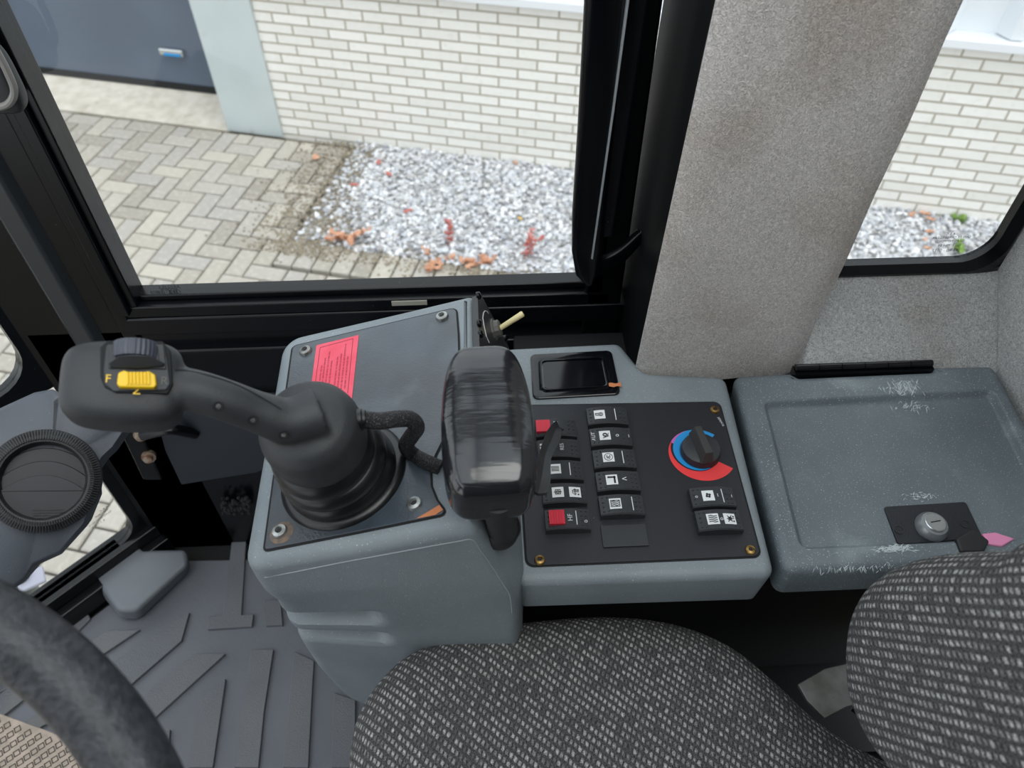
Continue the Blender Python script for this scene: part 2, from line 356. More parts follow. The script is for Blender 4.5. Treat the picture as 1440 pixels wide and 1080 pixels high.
PILA = mat('pale_green_panel', (190, 199, 199), .5, col2=(184, 193, 193), nscale=4, dirt=(168, 172, 166), dscale=9, dth=(.62, .8))
DOORM = mat('slate_door', (80, 91, 107), .35, col2=(88, 100, 116), nscale=2)
CONC = mat('threshold_concrete', (196, 188, 174), .9, bump=.6, bscale=40, col2=(214, 208, 196), nscale=14, dirt=(150, 146, 120), dscale=5, dth=(.58, .75))
def glass_mat():
    m = bpy.data.materials.new('window_glass'); m.use_nodes = True; N = m.node_tree.nodes; L = m.node_tree.links; N.clear()
    o = N.new('ShaderNodeOutputMaterial'); t = N.new('ShaderNodeBsdfTransparent'); t.inputs[0].default_value = (.955, .965, .96, 1)
    g = N.new('ShaderNodeBsdfGlossy'); g.inputs['Roughness'].default_value = .02; f = N.new('ShaderNodeFresnel'); f.inputs[0].default_value = 1.35
    x = N.new('ShaderNodeMixShader'); gm = N.new('ShaderNodeNewGeometry'); mm = N.new('ShaderNodeMath'); mm.operation = 'MULTIPLY_ADD'; mm.inputs[1].default_value = -1; mm.inputs[2].default_value = 1; L.new(gm.outputs['Backfacing'], mm.inputs[0]); m2 = N.new('ShaderNodeMath'); m2.operation = 'MULTIPLY'; L.new(mm.outputs[0], m2.inputs[0]); L.new(f.outputs[0], m2.inputs[1])
    L.new(m2.outputs[0], x.inputs[0]); L.new(t.outputs[0], x.inputs[1]); L.new(g.outputs[0], x.inputs[2]); L.new(x.outputs[0], o.inputs[0])
    return m
GLASS = glass_mat()

# ================================================================== OUTSIDE
WA = R_(-15.3)
EX = V((math.cos(WA), math.sin(WA), 0)); EY = V((-math.sin(WA), math.cos(WA), 0))
def W(u, v, z=0): return EX*u+EY*v+V((0, 0, z))
def wcoord(px, py, z=0):
    p = U(px, py, z=z); return p.dot(EX), p.dot(EY)
# rotated objects keep local axes along the building: build in (u, v, z) and turn the object by WA
b = B(); bb(b, -9, 9, -4, 4.05, -.2, -.035); struct('ground', b, DIRT, rot=WA)
b = B(); bb(b, -2.41, 7, 4.04, 4.3, -.05, .94); struct('wall_brick', b, BRICK, rot=WA)
b = B(); bb(b, -2.41, 7, 3.985, 4.3, .94, .985); struct('trim_1', b, SILLM, rot=WA, bevel=.006)
b = B(); bb(b, -2.41, 7, 4.09, 4.3, .985, 3.2); struct('wall_cladding', b, CLAD, rot=WA)
b = B()
for u in [i*.33-2.2 for i in range(28)]:
    prism(b, [V((u+.055, 4.02, .99)), V((u+.105, 4.02, .99)), V((u+.16, 4.095, .99)), V((u, 4.095, .99))],
          [V((u+.055, 4.02, 3.2)), V((u+.105, 4.02, 3.2)), V((u+.16, 4.095, 3.2)), V((u, 4.095, 3.2))])
struct('trim_2', b, CLAD, rot=WA)
b = B(); bb(b, -2.79, -2.41, 4.02, 4.4, -.02, 3.2); struct('trim_3', b, PILA, rot=WA, bevel=.004)
b = B(); vs = [(-7, 4.03, -.02), (-2.79, 4.03, -.02), (-2.79, 4.4, .03), (-7, 4.4, .03)]
prism(b, [V(p) for p in vs], [V((p[0], p[1], -.1)) for p in vs]); struct('threshold', b, CONC, rot=WA, bevel=.004)
d = B(); bb(d, -7, -2.79, 4.37, 4.42, .03, 3.2)
door = struct('door_1', d, DOORM, rot=WA)
d = B(); bb(d, -7, -2.79, 4.362, 4.372, .03, .075); g = tag(obj('door_seal', d, BLKM), None); g.parent = door
hp = U(226, 70, z=0); r = ray(243, 72); t = (4.365)/(r.dot(EY)); hpt = CAM+r*t; hu, hz = hpt.dot(EX), hpt.z
d = B(); bb(d, hu-.085, hu+.085, 4.335, 4.362, hz-.02, hz+.022); hd = obj('door_handle', d, CHROME, bevel=.008); hd.parent = door; hd['label'] = 'chrome pull handle'
d = B(); bb(d, hu-.05, hu+.07, 4.328, 4.336, hz-.018, hz-.002); hb = obj('handle_insert', d, BLU, bevel=.003); hb.parent = hd; hb['label'] = 'blue insert'

# paving in herringbone, each block its own island inside one surface
pv = B(); PW = .1075
def paver(u0, u1, v0, v1):
    g = .004+random.random()*.0015; z = random.uniform(-.002, .002)
    u0 += g; u1 -= g; v0 += g; v1 -= g; h = .006; dz = [random.uniform(-.0015, .0015) for _ in range(4)]
    q = [(u0, v0), (u1, v0), (u1, v1), (u0, v1)]; cu, cv = (u0+u1)/2, (v0+v1)/2
    top = [V((a+(h if a < cu else -h), c+(h if c < cv else -h), z+k)) for (a, c), k in zip(q, dz)]
    mid = [V((a, c, z-.006)) for a, c in q]; bot = [V((a, c, -.035)) for a, c in q]
    rings(pv, [bot, mid, top])
def inside(u, v):
    if v > 4.03: return False
    if u > -1.93 and v > 2.82: return False
    return -6 < u < 5 and (v > .6 or (u < 0 and v > -1.2))
for i in range(-60, 50):
    for j in range(-12, 42):
        c = (i-j) % 4; u = i*PW; v = j*PW
        if c == 0 and inside(u, v) and inside(u+2*PW, v+PW): paver(u, u+2*PW, v, v+PW)
        if c == 3 and inside(u, v) and inside(u+PW, v+2*PW): paver(u, u+PW, v, v+2*PW)
        # halves that close the pattern along the edges
        if c == 0 and inside(u, v) and inside(u+PW, v+PW) and not inside(u+2*PW, v+PW): paver(u, u+PW, v, v+PW)
        if c == 1 and inside(u, v) and inside(u+PW, v+PW) and not inside(u-PW, v): paver(u, u+PW, v, v+PW)
        if c == 3 and inside(u, v) and inside(u+PW, v+PW) and not inside(u+PW, v+2*PW): paver(u, u+PW, v, v+PW)
        if c == 2 and inside(u, v) and inside(u+PW, v+PW) and not inside(u, v-PW): paver(u, u+PW, v, v+PW)
for i in range(-18, 46): paver(i*PW, (i+1)*PW, 2.82, 3.03) if i % 1 == 0 else None
struct('paving', pv, PAVE, rot=WA, smooth=0)

# gravel bed
b = B(); bb(b, -1.9, 5, 3.03, 4.05, -.034, -.004); struct('gravel_bed', b, GDIRT, rot=WA)
gs = B(); rnd = random.Random(3)
ico = bmesh.new(); bmesh.ops.create_icosphere(ico, subdivisions=1, radius=1); iv = [v.co.copy() for v in ico.verts]; fi = [tuple(v.index for v in f.verts) for f in ico.faces]; ico.free()
for k in range(17000):
    u = rnd.uniform(-1.9, 3.1); v = rnd.uniform(3.02, 4.05)
    if u < -1.75 and rnd.random() < .6: continue
    if u < -1.55 and v < 3.3 and rnd.random() < .5: continue
    s = rnd.uniform(.008, .019); e = V((s*rnd.uniform(.8, 1.3), s*rnd.uniform(.7, 1.1), s*rnd.uniform(.5, .8)))
    Mr = Matrix.Rotation(rnd.uniform(0, 6.3), 3, 'Z') @ Matrix.Rotation(rnd.uniform(-.6, .6), 3, 'X')
    c0 = V((u, v, rnd.uniform(-.004, .012)))
    o = len(gs.v); gs.v += [c0+Mr @ V((q.x*e.x, q.y*e.y, q.z*e.z))*rnd.uniform(.85, 1.15) for q in iv]; gs.f += [tuple(i+o for i in f) for f in fi]
tag(obj('gravel', gs, GRAV, rot=WA, smooth=0), 'loose grey and white gravel along the brick wall', 'gravel', kind='stuff')

# earth and grit that has crept over the pavers beside the bed
SOIL = island('soil_grit', [(126, 116, 98), (150, 140, 122), (110, 100, 84), (176, 168, 152)])
sg = B()
for k in range(5200):
    if k % 3: u = -1.85+rnd.gauss(0, .16); v = rnd.uniform(2.9, 4.02)
    else: u = rnd.uniform(-2.0, .9); v = 3.0+rnd.gauss(0, .05)
    if v > 4.02: continue
    sz = rnd.uniform(.003, .009); c0 = V((u, v, .002)); o = len(sg.v); sg.v += [c0+V((q.x*sz*rnd.uniform(.7, 1.4), q.y*sz*rnd.uniform(.7, 1.4), q.z*sz*.5)) for q in iv]; sg.f += [tuple(i+o for i in f) for f in fi]
tag(obj('soil', sg, SOIL, rot=WA, smooth=0), 'brown earth and grit scattered on the pavers around the gravel edge', 'soil', kind='stuff')
# weeds and fallen leaves
LEAFR = mat('red_leaf', (176, 92, 88), .7, col2=(200, 130, 116), nscale=50)
LEAFO = mat('orange_leaf', (196, 138, 106), .7, col2=(214, 170, 140), nscale=50)
LEAFG = mat('green_leaf', (140, 168, 84), .7, col2=(110, 146, 70), nscale=50)
def leafquad(b, c, d, s, up):
    d = V(d).normalized(); n = d.cross(V(up)).normalized(); c = V(c)
    p = [c, c+d*s*.3+n*s*.28, c+d*s*.7+n*s*.22, c+d*s, c+d*s*.7-n*s*.22, c+d*s*.3-n*s*.28, c+d*s*.5+V((0, 0, -s*.12))]
    b.add(p, [(0, 1, 6), (1, 2, 6), (2, 3, 6), (3, 4, 6), (4, 5, 6), (5, 0, 6)])
def weed(px, py, n, h, m, label, spread=.1, tall=False):
    p = U(px, py, z=0.0); rt = thing('weed', (p.x, p.y, 0), label, 'weed')
    rr = random.Random(px); st = B(); lf = B()
    for k in range(n):
        a = rr.uniform(0, 6.28); d = V((math.cos(a)*spread*rr.uniform(.3, 1), math.sin(a)*spread*rr.uniform(.3, 1), h*rr.uniform(.6, 1)))
        b0 = p+V((rr.uniform(-.01, .01), rr.uniform(-.01, .01), -.01)); pts = [b0, b0+d*.5+V((0, 0, h*.12)), b0+d]
        sm = smoothpts(pts, 4); tube(st, sm, .0022, n=5)
        for q in sm[2:]:
            for _ in range(3):
                dd = V((rr.uniform(-1, 1), rr.uniform(-1, 1), rr.uniform(-.2, .6))); leafquad(lf, q, dd, rr.uniform(.018, .032), (0, 0, 1) if abs(dd.z) < .9 else (1, 0, 0))
    obj('stem', st, m, rt); obj('foliage', lf, m, rt, smooth=0)
weed(492, 335, 9, .08, LEAFO, 'sprawling orange weed at the left corner of the gravel', .16)
weed(631, 345, 2, .16, LEAFR, 'small upright reddish weed in the middle of the gravel', .04)
weed(612, 366, 6, .04, LEAFO, 'low orange weed at the gravel edge below the upright reddish one', .12)
weed(672, 372, 6, .05, LEAFO, 'low orange and green weed on the gravel edge left of the branching red weed', .1)
weed(737, 362, 3, .2, LEAFR, 'branching crimson weed on the gravel beside the black grab handle', .1)
weed(1350, 352, 5, .05, LEAFG, 'small green weed seen through the rear window', .05)
weed(1346, 312, 4, .04, LEAFG, 'tiny green sprig at the foot of the brick wall in the rear window', .04)
def leaf(px, py, m, label, s=.05):
    p = U(px, py, z=.018); b = B(); a = random.uniform(0, 6.28)
    leafquad(b, p, (math.cos(a), math.sin(a), .15), s, (0, 0, 1)); leafquad(b, p+V((.006, .004, .002)), (math.cos(a+.9), math.sin(a+.9), .2), s*.7, (0, 0, 1))
    o = obj('fallen_leaf', b, m, loc=p, smooth=0); md = o.modifiers.new('thickness', 'SOLIDIFY'); md.thickness = .0012
    tag(o, label, 'leaf')
leaf(438, 222, LEAFO, 'orange fallen leaf lying on the pavers near the brick wall', .06)
leaf(528, 228, LEAFR, 'rust fallen leaf near the far left corner of the gravel')
leaf(550, 247, LEAFR, 'bright red fallen leaf on the gravel in the middle of the left half')
leaf(503, 259, LEAFR, 'dark red fallen leaf on the left gravel border')
leaf(575, 294, LEAFR, 'brick red fallen leaf in the centre of the gravel', .055)
leaf(727, 231, LEAFO, 'orange fallen leaf at the wall foot near the grab handle', .04)
leaf(734, 309, mat('yellow_leaf', (214, 178, 96), .7), 'yellow fallen leaf on the gravel above the branching weed', .035)
leaf(1280, 299, LEAFO, 'orange fallen leaf at the wall foot left of its pair in the rear window', .05)
leaf(1306, 300, LEAFO, 'orange fallen leaf at the wall foot in the middle of the rear window', .06)
leaf(1314, 309, LEAFO, 'orange fallen leaf just off the wall foot in the rear window', .05)
leaf(1310, 324, LEAFO, 'orange fallen leaf on the gravel in the upper half of the rear window', .05)
leaf(1300, 340, LEAFO, 'small orange fallen leaf left of the etched glass text', .04)
leaf(1308, 349, LEAFO, 'orange fallen leaf lowest on the gravel behind the etched glass text', .04)

# ================================================================== CAB SHELL
WY = .74
b = B(); bb(b, -.82, .66, -.4, .86, 1.28, FLOOR); 
o = struct('floor', B().add([V(p) for p in [(-.60, .78, FLOOR), (-.84, .54, FLOOR), (-.84, -.7, FLOOR), (.66, -.7, FLOOR), (.66, .78, FLOOR)]]+[V((p[0], p[1], FLOOR-.06)) for p in [(-.60, .78), (-.84, .54), (-.84, -.7), (.66, -.7), (.66, .78)]],
   [(0, 1, 2, 3, 4), (9, 8, 7, 6, 5), (0, 5, 6, 1), (1, 6, 7, 2), (2, 7, 8, 3), (3, 8, 9, 4), (4, 9, 5, 0)]), BLKM)
# right wall below the window with pressed ledges
b = B(); bb(b, -.60, .62, WY, WY+.03, FLOOR, 1.90); bb(b, -.47, .17, WY-.012, WY+.03, 1.862, 1.872)
bb(b, -.47, .19, WY-.006, WY+.03, 1.895, 1.925)
struct('wall_right', b, BLK, bevel=.003)
# window_1 : frame and pane
b = B()
bb(b, -.475, .16, WY-.004, WY+.03, 1.925, 1.943); bb(b, -.475, .16, WY+.008, WY+.03, 1.943, 1.952)
win1 = struct('window_1', b, BLK, bevel=.002)
f = B(); f.add([], [])
bb(f, -.448, -.438, WY-.004, WY+.03, 1.943, 2.96); bb(f, -.462, -.448, WY-.012, WY+.03, 1.935, 2.96); bb(f, .128, .15, WY-.004, WY+.03, 1.943, 2.96)
o = obj('window_frame', f, BLK, bevel=.002); o.parent = win1
f = B(); bb(f, -.446, .14, WY+.014, WY+.018, 1.945, 2.96); o = obj('window_pane', f, GLASS); o.parent = win1
f = B(); bb(f, -.12, -.075, WY-.0055, WY-.003, 1.934, 1.941); o = obj('frame_tab', f, mat('worn_tab', (150, 148, 136), .6)); o.parent = win1
MW = frame((0, -1, 0), (1, 0, 0))
f = B()
for k, (px, py, s, st) in enumerate([(238, 404, .0068, 'ARGLELS'), (238, 407.5, .005, 'SECURITE'), (231, 410.5, .006, '33 M - 009025'), (236, 415, .0036, 'GLASTECHNIEK'), (232, 421, .005, 'SEKURIT')]):
    p = U(px, py, y=WY+.0135); text(f, st, s, MW, p, mirror=True, off=0)
p = U(246, 410, y=WY+.0135); text(f, 'E4', .0052, MW, p, mirror=True, off=0)
tube(f, [p+V((math.cos(a)*.0065, 0, math.sin(a)*.0045)) for a in [i*math.pi/12 for i in range(25)]], .0003, n=5)
o = obj('etched_marking', f, INK, smooth=0); o.parent = win1
# front right pillar
b = B(); bb(b, -.61, -.47, WY, WY+.05, FLOOR, 2.96); bb(b, -.475, -.455, WY-.006, WY+.04, FLOOR+.5, 2.96)
struct('trim_4', b, BLK, bevel=.004)
b = B(); prism(b, roundpts := [V((x, y, 2.96)) for x, y in [(-.545, WY+.004), (-.535, WY-.012), (-.51, WY-.012), (-.50, WY+.004)]], [V((p.x, p.y, 1.78)) for p in roundpts])
struct('reflection_band', b, mat('pillar_reflection', (44, 47, 50), .3), bevel=.004)  # grey strip stands for a reflection band on the black pillar
# chamfered front corner
P0 = V((-.605, WY+.005, 0)); PD = V((-.70, -.714, 0)).normalized(); PN = V((.714, -.70, 0)).normalized()
def fc(s, z, off=0): return P0+PD*s-PN*off+V((0, 0, z))
def fbar(b, s0, s1, z0, z1, t0=-.012, t1=.03):
    prism(b, [fc(s0, z1, t0), fc(s1, z1, t0), fc(s1, z1, t1), fc(s0, z1, t1)], [fc(s0, z0, t0), fc(s1, z0, t0), fc(s1, z0, t1), fc(s0, z0, t1)])
b = B(); fbar(b, -.01, .9, FLOOR, FLOOR+.05, -.03, .02); fbar(b, -.01, .9, FLOOR+.05, FLOOR+.075, -.012, .03)
struct('trim_6', b, BLK, bevel=.003)
def pane(name, s0, s1, z0, z1, rad):
    fr = B(); pts = roundpoly([(s0, z0), (s1, z0), (s1, z1), (s0, z1)], rad, 6)
    big = roundpoly([(s0-.03, z0-.03), (s1+.03, z0-.03), (s1+.03, z1+.03), (s0-.03, z1+.03)], .002, 6); n = len(pts)
    rings(fr, [[fc(a, c, .0) for a, c in pts], [fc(a, c, .0) for a, c in big], [fc(a, c, .02) for a, c in big], [fc(a, c, .02) for a, c in pts], [fc(a, c, .0) for a, c in pts]], cap=False)
    o = struct(name, fr, BLK)
    g = B(); prism(g, [fc(a, c, .008) for a, c in pts], [fc(a, c, .012) for a, c in pts]); q = obj('window_pane', g, GLASS); q.parent = o; return o
w3 = pane('window_3', .022, .85, FLOOR+.075, 1.735, .035)
w4 = pane('window_4', .016, .85, 1.825, 2.96, .05)
f = B(); Mc = frame(PN, -PD)
for k, (px, py, s, st) in enumerate([(146, 716, .006, 'A R C'), (143, 722, .006, 'SECURIT'), (141, 729, .0055, 'GLASTECH No 2'), (138, 737, .006, 'E 1.1 A.A')]):
    text(f, st, s, Mc, PU(px, py, fc(0, 0, .0075), PN), mirror=True, off=0)
o = obj('etched_marking', f, INK, smooth=0); o.parent = w3
# unseen roof, glazed hatch, closed left side and back, added to shape the light
b = B(); HX0, HX1, HY0, HY1 = -.78, .50, -.50, .72
bb(b, -.84, HX0, -.82, .84, 2.97, 3.02); bb(b, HX1, .66, -.82, .84, 2.97, 3.02); bb(b, HX0, HX1, -.82, HY0, 2.97, 3.02); bb(b, HX0, HX1, HY1, .84, 2.97, 3.02)
ceil_ = struct('added_ceiling', b, mat('headliner', (150, 148, 145), .95, bump=.4, bscale=300))
b = B(); bb(b, HX0, HX1, HY0, HY1, 3.0, 3.005); w5 = struct('added_hatch_pane', b, GLASS)  # invented roof opening that lets light in from above
b = B(); bb(b, -.035, .0, HY0, HY1, 2.975, 3.0); struct('added_hatch_bar', b, BLK)
b = B(); bb(b, -.60, .66, -.80, -.76, FLOOR, 2.97); struct('added_wall_left', b, BLK)  # unseen solid side, added to keep light off the console front
b = B(); bb(b, .592, .64, -.80, .12, FLOOR, 2.97); struct('added_wall_back', b, FELT2, bevel=.004)
# B pillar
b = B()
def quadbox(pl): pass
ptop = 2.96
bx = [(.172, .606), (.345, .606), (.345, .79), (.172, .79)]; tx = [(.200, .622), (.375, .622), (.375, .79), (.200, .79)]
prism(b, [V((x, y, ptop)) for x, y in tx], [V((x, y, 1.5)) for x, y in bx])
bb(b, .128, .175, WY-.004, WY+.05, 1.5, 2.96)
struct('trim_7', b, SATIN, bevel=.004)
# felt covers
cv = B(); n = 14; rs = []
for k in range(30):
    t = k/29; z = 1.925+(ptop-1.925)*t; x0 = .170+(.205-.170)*t; x1 = .366+(.402-.366)*t+.0; yb = .600+.014*t; ring = []
    for i in range(n+1):
        s = i/n; x = x0+(x1-x0)*s; e = min(s, 1-s); y = yb-.008*(1-max(0, 1-e*9)**2)+.0012*math.sin(z*40+s*9)+(.010*(1-t)**6*s)
        ring.append(V((x, y, z)))
    ring += [V((x1, yb+.03, z)), V((x0+.001, yb+.004, z))]
    rs.append(ring)
rings(cv, rs); tag(obj('pillar_cover', cv, FELT, smooth=60), 'tall grey felt cover on the wide pillar between the two side windows', 'upholstery')
def yr(z): return .590+(z-1.95)*.95
cv = B()
p = [(.36, 1.925), (.60, 1.925), (.60, 2.022), (.38, 2.022)]
prism(cv, [V((x, yr(z), z)) for x, z in p], [V((x, yr(z)+.03, z)) for x, z in p]); tag(obj('felt_panel', cv, FELT2, bevel=.003), 'grey felt panel below the rear side window behind the storage box hinge', 'upholstery')
cv = B(); ws = [(.1, 1.5), (.62, 1.5), (.592, 1.952), (.665, 2.025), (.668, 2.96), (.1, 2.96)]
prism(cv, [V((.592, y, z)) for y, z in ws], [V((.64, y, z)) for y, z in ws]); struct('wall_rear', cv, FELT2, bevel=.004)
# rear side window with rounded rubber gasket
RW = .672
def rwp(pts, y): return [V((x, y, z)) for x, z in pts]
inn = roundpoly([(.30, 2.036), (.576, 2.036), (.582, 2.96), (.30, 2.96)], .035, 8); out = roundpoly([(.28, 2.010), (.60, 2.010), (.60, 2.98), (.28, 2.98)], .004, 8)
f = B(); rings(f, [rwp(inn, RW-.006), rwp(roundpoly([(.288, 2.026), (.588, 2.026), (.592, 2.97), (.288, 2.97)], .04, 8), RW-.012), rwp(out, RW-.004), rwp(out, RW+.008), rwp(inn, RW+.006), rwp(inn, RW-.006)], cap=False)
w2 = struct('window_2', f, BLK)
g = B(); prism(g, rwp(inn, RW+.002), rwp(inn, RW+.005)); q = obj('window_pane', g, GLASS); q.parent = w2
f = B()
for px, py, s, st in [(1337, 329, .0042, 'A R C'), (1338, 334, .0046, 'SAFETY GLASS CLEAR'), (1335, 339, .0046, 'GLAS TEMPERED'), (1335, 345, .0046, 'No 1  M64 E4'), (1329, 352, .0058, '43 R0 - 0117')]:
    text(f, st, s, MW, U(px, py, y=RW+.0012), mirror=True, off=0)
o = obj('etched_marking', f, INK, smooth=0); o.parent = w2
# dark kick panel under the window, and bracket with bolts on the pillar
kp = [U(px, py, y=WY-.012) for px, py in [(212, 560), (232, 634), (255, 682), (360, 665), (420, 640), (420, 560)]]
b = B(); prism(b, kp, [p+V((0, .012, 0)) for p in kp]); o = obj('kick_panel', b, DKG, bevel=.002)
tag(o, 'dark grey plastic kick panel on the wall behind the joystick', 'panel')
rt = thing('hinge_bracket', (-.51, WY-.01, 1.70), 'black bracket with two rusty bolts on the front pillar', 'bracket')
a0 = U(190, 588, y=WY-.012); a1 = U(200, 668, y=WY-.012)
b = B(); box(b, (a0+a1)/2+V((.004, 0, 0)), (.03, .02, (a0-a1).length), Matrix.Rotation(.08, 3, 'Y')); obj('plate', b, BLK, rt, bevel=.004)
for px, py in ((198, 612), (209, 643)):
    p = U(px, py, y=WY-.026); b = B(); lathe(b, p, frame((.15, -1, .2)), [(.010, -.006), (.0105, 0), (.0105, .001), (.0065, .001), (.0065, .007), (.0055, .008)], 12); obj('bolt', b, mat('rusty_zinc', (150, 140, 126), .6, metal=.4, col2=(110, 74, 50), nscale=120), rt)
b = B(); tube(b, smoothpts([U(200, 612, y=WY-.03), U(240, 604, y=WY-.03), U(275, 610, y=WY-.012)], 5), .008, n=10); obj('arm', b, BLK, rt)
# rough clump at wall foot
b = B(); rr = random.Random(5)
for k in range(90):
    p = U(rr.uniform(312, 352), rr.uniform(700, 722), y=WY-.012); s = rr.uniform(.0015, .005); o_ = len(b.v); b.v += [p+q*s for q in iv]; b.f += [tuple(i+o_ for i in f) for f in fi]
tag(obj('foam_strip', b, mat('sooty_foam', (22, 22, 23), .9)), 'black crumbly foam strip low on the wall beside the joystick console', 'foam')

# grab rail inside window_1
gy = .69
gr = thing('grab_handle', (.12, gy, 1.99), 'long black upright grab handle with rounded end in front of the side window', 'handle')
path = [U(px, py, y=gy) for px, py in [(872, -260), (860, 0), (843, 180), (829, 330)]]
path += [U(833, 372, y=gy), U(850, 376, y=gy+.003)] + [U(876, 352, y=gy+.012), U(908, 322, y=gy+.035)]
b = B()
def rail(b, pts, wd, th):
    # flat oval section, width across the view, thin front to back
    rs = []
    for i, p in enumerate(pts):
        t = (pts[min(i+1, len(pts)-1)]-pts[max(i-1, 0)]).normalized(); s = t.cross(V((0, 1, 0))).normalized(); q = s.cross(t)
        wdi = wd[i] if isinstance(wd, list) else wd
        rs.append([p+s*(math.copysign(abs(math.cos(a))**.6, math.cos(a))*wdi)+q*(math.copysign(abs(math.sin(a))**.6, math.sin(a))*th) for a in [j*math.pi/10 for j in range(20)]])
    rings(b, rs)
L1 = [U(px, py, y=gy) for px, py in [(863, -240), (851, 0), (838, 180), (828, 300), (826, 350), (826, 382), (828, 396)]]
rail(b, L1, [.0185, .0185, .0185, .0185, .018, .014, .004], .008); obj('grip', b, BLK, gr)
b = B(); L2 = smoothpts([U(822, 372, y=gy), U(845, 374, y=gy+.004), U(875, 356, y=gy+.014), U(902, 328, y=gy+.03)], 5); rail(b, L2, [.016-.010*i/(len(L2)-1) for i in range(len(L2))], .006); obj('lower_arm', b, BLK, gr)
b = B(); L3 = [U(px, py, y=gy-.004) for px, py in [(906, -240), (882, 0), (862, 150), (832, 360)]]; rail(b, L3, .0013, .006); o = obj('sky_glint_strip', b, SKYGLINT, gr); o['label'] = 'bright strip standing for sky reflected along the edge'  # light strip modelled in place of a sky reflection on the edge
b = B(); L3 = [U(px, py, y=gy+.006) for px, py in [(922, -240), (896, 0), (872, 170), (850, 330)]]; rail(b, L3, .012, .004); obj('inner_flange', b, BLK, gr)
# small handle at the top left of the pillar
b = B(); pts = smoothpts([U(-6, 70, y=.70), U(10, 100, y=.70), U(20, 128, y=.70), U(12, 146, y=.70), U(-8, 152, y=.70)], 6); tube(b, pts, .0035, n=10)
rt = thing('rim_handle', (-.44, .70, 2.2), 'black rounded latch with a grey rim on the front pillar, cut by the left edge', 'latch')
obj('rim', b, mat('grey_rim', (120, 118, 114), .4), rt)
b = B(); sell(b, U(-8, 108, y=.712), (.02, .012, .035), .6, .6); obj('body', b, RUB, rt)
# dark base below the consoles
b = B(); bb(b, .035, .58, .47, WY-.015, FLOOR+.008, 1.885); tag(obj('console_base', b, BLKM, bevel=.004), 'black steel base underneath the switch console and the storage box', 'cabinet')

# ================================================================== FLOOR MAT
mt = B(); z1 = FLOOR+.006
outl = [fc(-.0, 0, -.035), fc(.31, 0, -.035), V((-.81, -.6, 0)), V((.1, -.6, 0)), V((.1, .46, 0)), V((-.15, .70, 0)), V((-.55, .71, 0))]
flat(mt, [(p.x, p.y) for p in outl], z1, FLOOR+.0005)
rm = thing('floor_mat', (-.4, .3, FLOOR), 'grey rubber floor mat with raised strips in front of the seat', 'floor mat')
obj('mat_sheet', mt, MAT, rm, bevel=.002)
strips = [
 [(0, 978), (70, 930), (128, 871), (118, 852), (60, 892), (0, 935)],
 [(0, 1012), (50, 972), (132, 930), (198, 886), (152, 888), (100, 920), (0, 975)],
 [(-20, 1100), (60, 1022), (180, 968), (256, 902), (267, 862), (150, 940), (0, 1040)],
 [(60, 1130), (208, 1020), (318, 920), (276, 920), (240, 945), (170, 1010), (40, 1100)],
 [(265, 1080), (280, 984), (318, 955), (300, 1080)],
 [(238, 1055), (240, 1026), (226, 1042), (220, 1052)],
 [(330, 1080), (354, 914), (385, 914), (372, 1000), (364, 1080)],
 [(398, 1080), (414, 917), (442, 930), (438, 1000), (434, 1080)],
 [(466, 1080), (470, 975), (500, 985), (500, 1080)],
 [(292, 886), (294, 868), (314, 866), (328, 750), (347, 755), (340, 866), (357, 864), (355, 882)],
 [(374, 881), (371, 845), (395, 845), (398, 880)],
]
for s in strips:
    b = B(); pts = [U(px, py, z=z1+.003) for px, py in s]; flat(b, [(p.x, p.y) for p in pts], z1+.0062, z1-.001); obj('raised_strip', b, MATR, rm, bevel=.0008, seg=1)
# rubber corner cover on the floor
b = B(); zt = FLOOR+.052
ct = [U(px, py, z=zt) for px, py in [(118, 790), (174, 750), (203, 772), (262, 770), (266, 792), (194, 858), (166, 860)]]
cb = [U(px, py, z=FLOOR+.008) for px, py in [(120, 812), (172, 772), (203, 786), (266, 792), (266, 806), (196, 874), (172, 872)]]
prism(b, ct, cb); tag(obj('corner_cover', b, FOOT, bevel=.010, seg=4), 'grey moulded rubber cover on the floor at the foot of the front pillar', 'cover')
# dusty pedal plate
pc = [U(px, py, z=FLOOR+.16) for px, py in [(-60, 975), (0, 1003), (80, 1032), (110, 1050), (150, 1120), (60, 1200), (-120, 1120)]]
b = B(); prism(b, pc, [p-V((0, 0, .008)) for p in pc]); rt = thing('pedal', (pc[2].x, pc[2].y, FLOOR+.007), 'dusty beige tread plate pedal inside the steering wheel rim', 'pedal')
obj('tread_plate', b, DUSTY, rt, bevel=.002)
b = B()
for i in range(-5, 12):
    for j in range(-4, 12):
        px = 10+i*14.5+j*4.5; py = 1020+j*13+i*5.5
        if 2 < px+30 < 150 and py > 1008+.37*max(px, 0) and py < 1150:
            c = U(px, py, z=FLOOR+.1602); M = Matrix.Rotation(.6, 3, 'Z')
            for dx, dy, sx, sy in ((0, .0035, .0075, .0012), (0, -.0035, .0075, .0012), (.0035, 0, .0012, .0075), (-.0035, 0, .0012, .0075)):
                box(b, c+M @ V((dx, dy, 0)), (sx, sy, .001), M)
obj('tread_pattern', b, TREAD, rt)
b = B(); q = (pc[1]+pc[3])/2+V((-.02, -.03, 0)); tube(b, [q-V((0, 0, .004)), V((q.x-.04, q.y+.02, FLOOR+.005))], .012, n=12); obj('pedal_arm', b, BLK, rt)

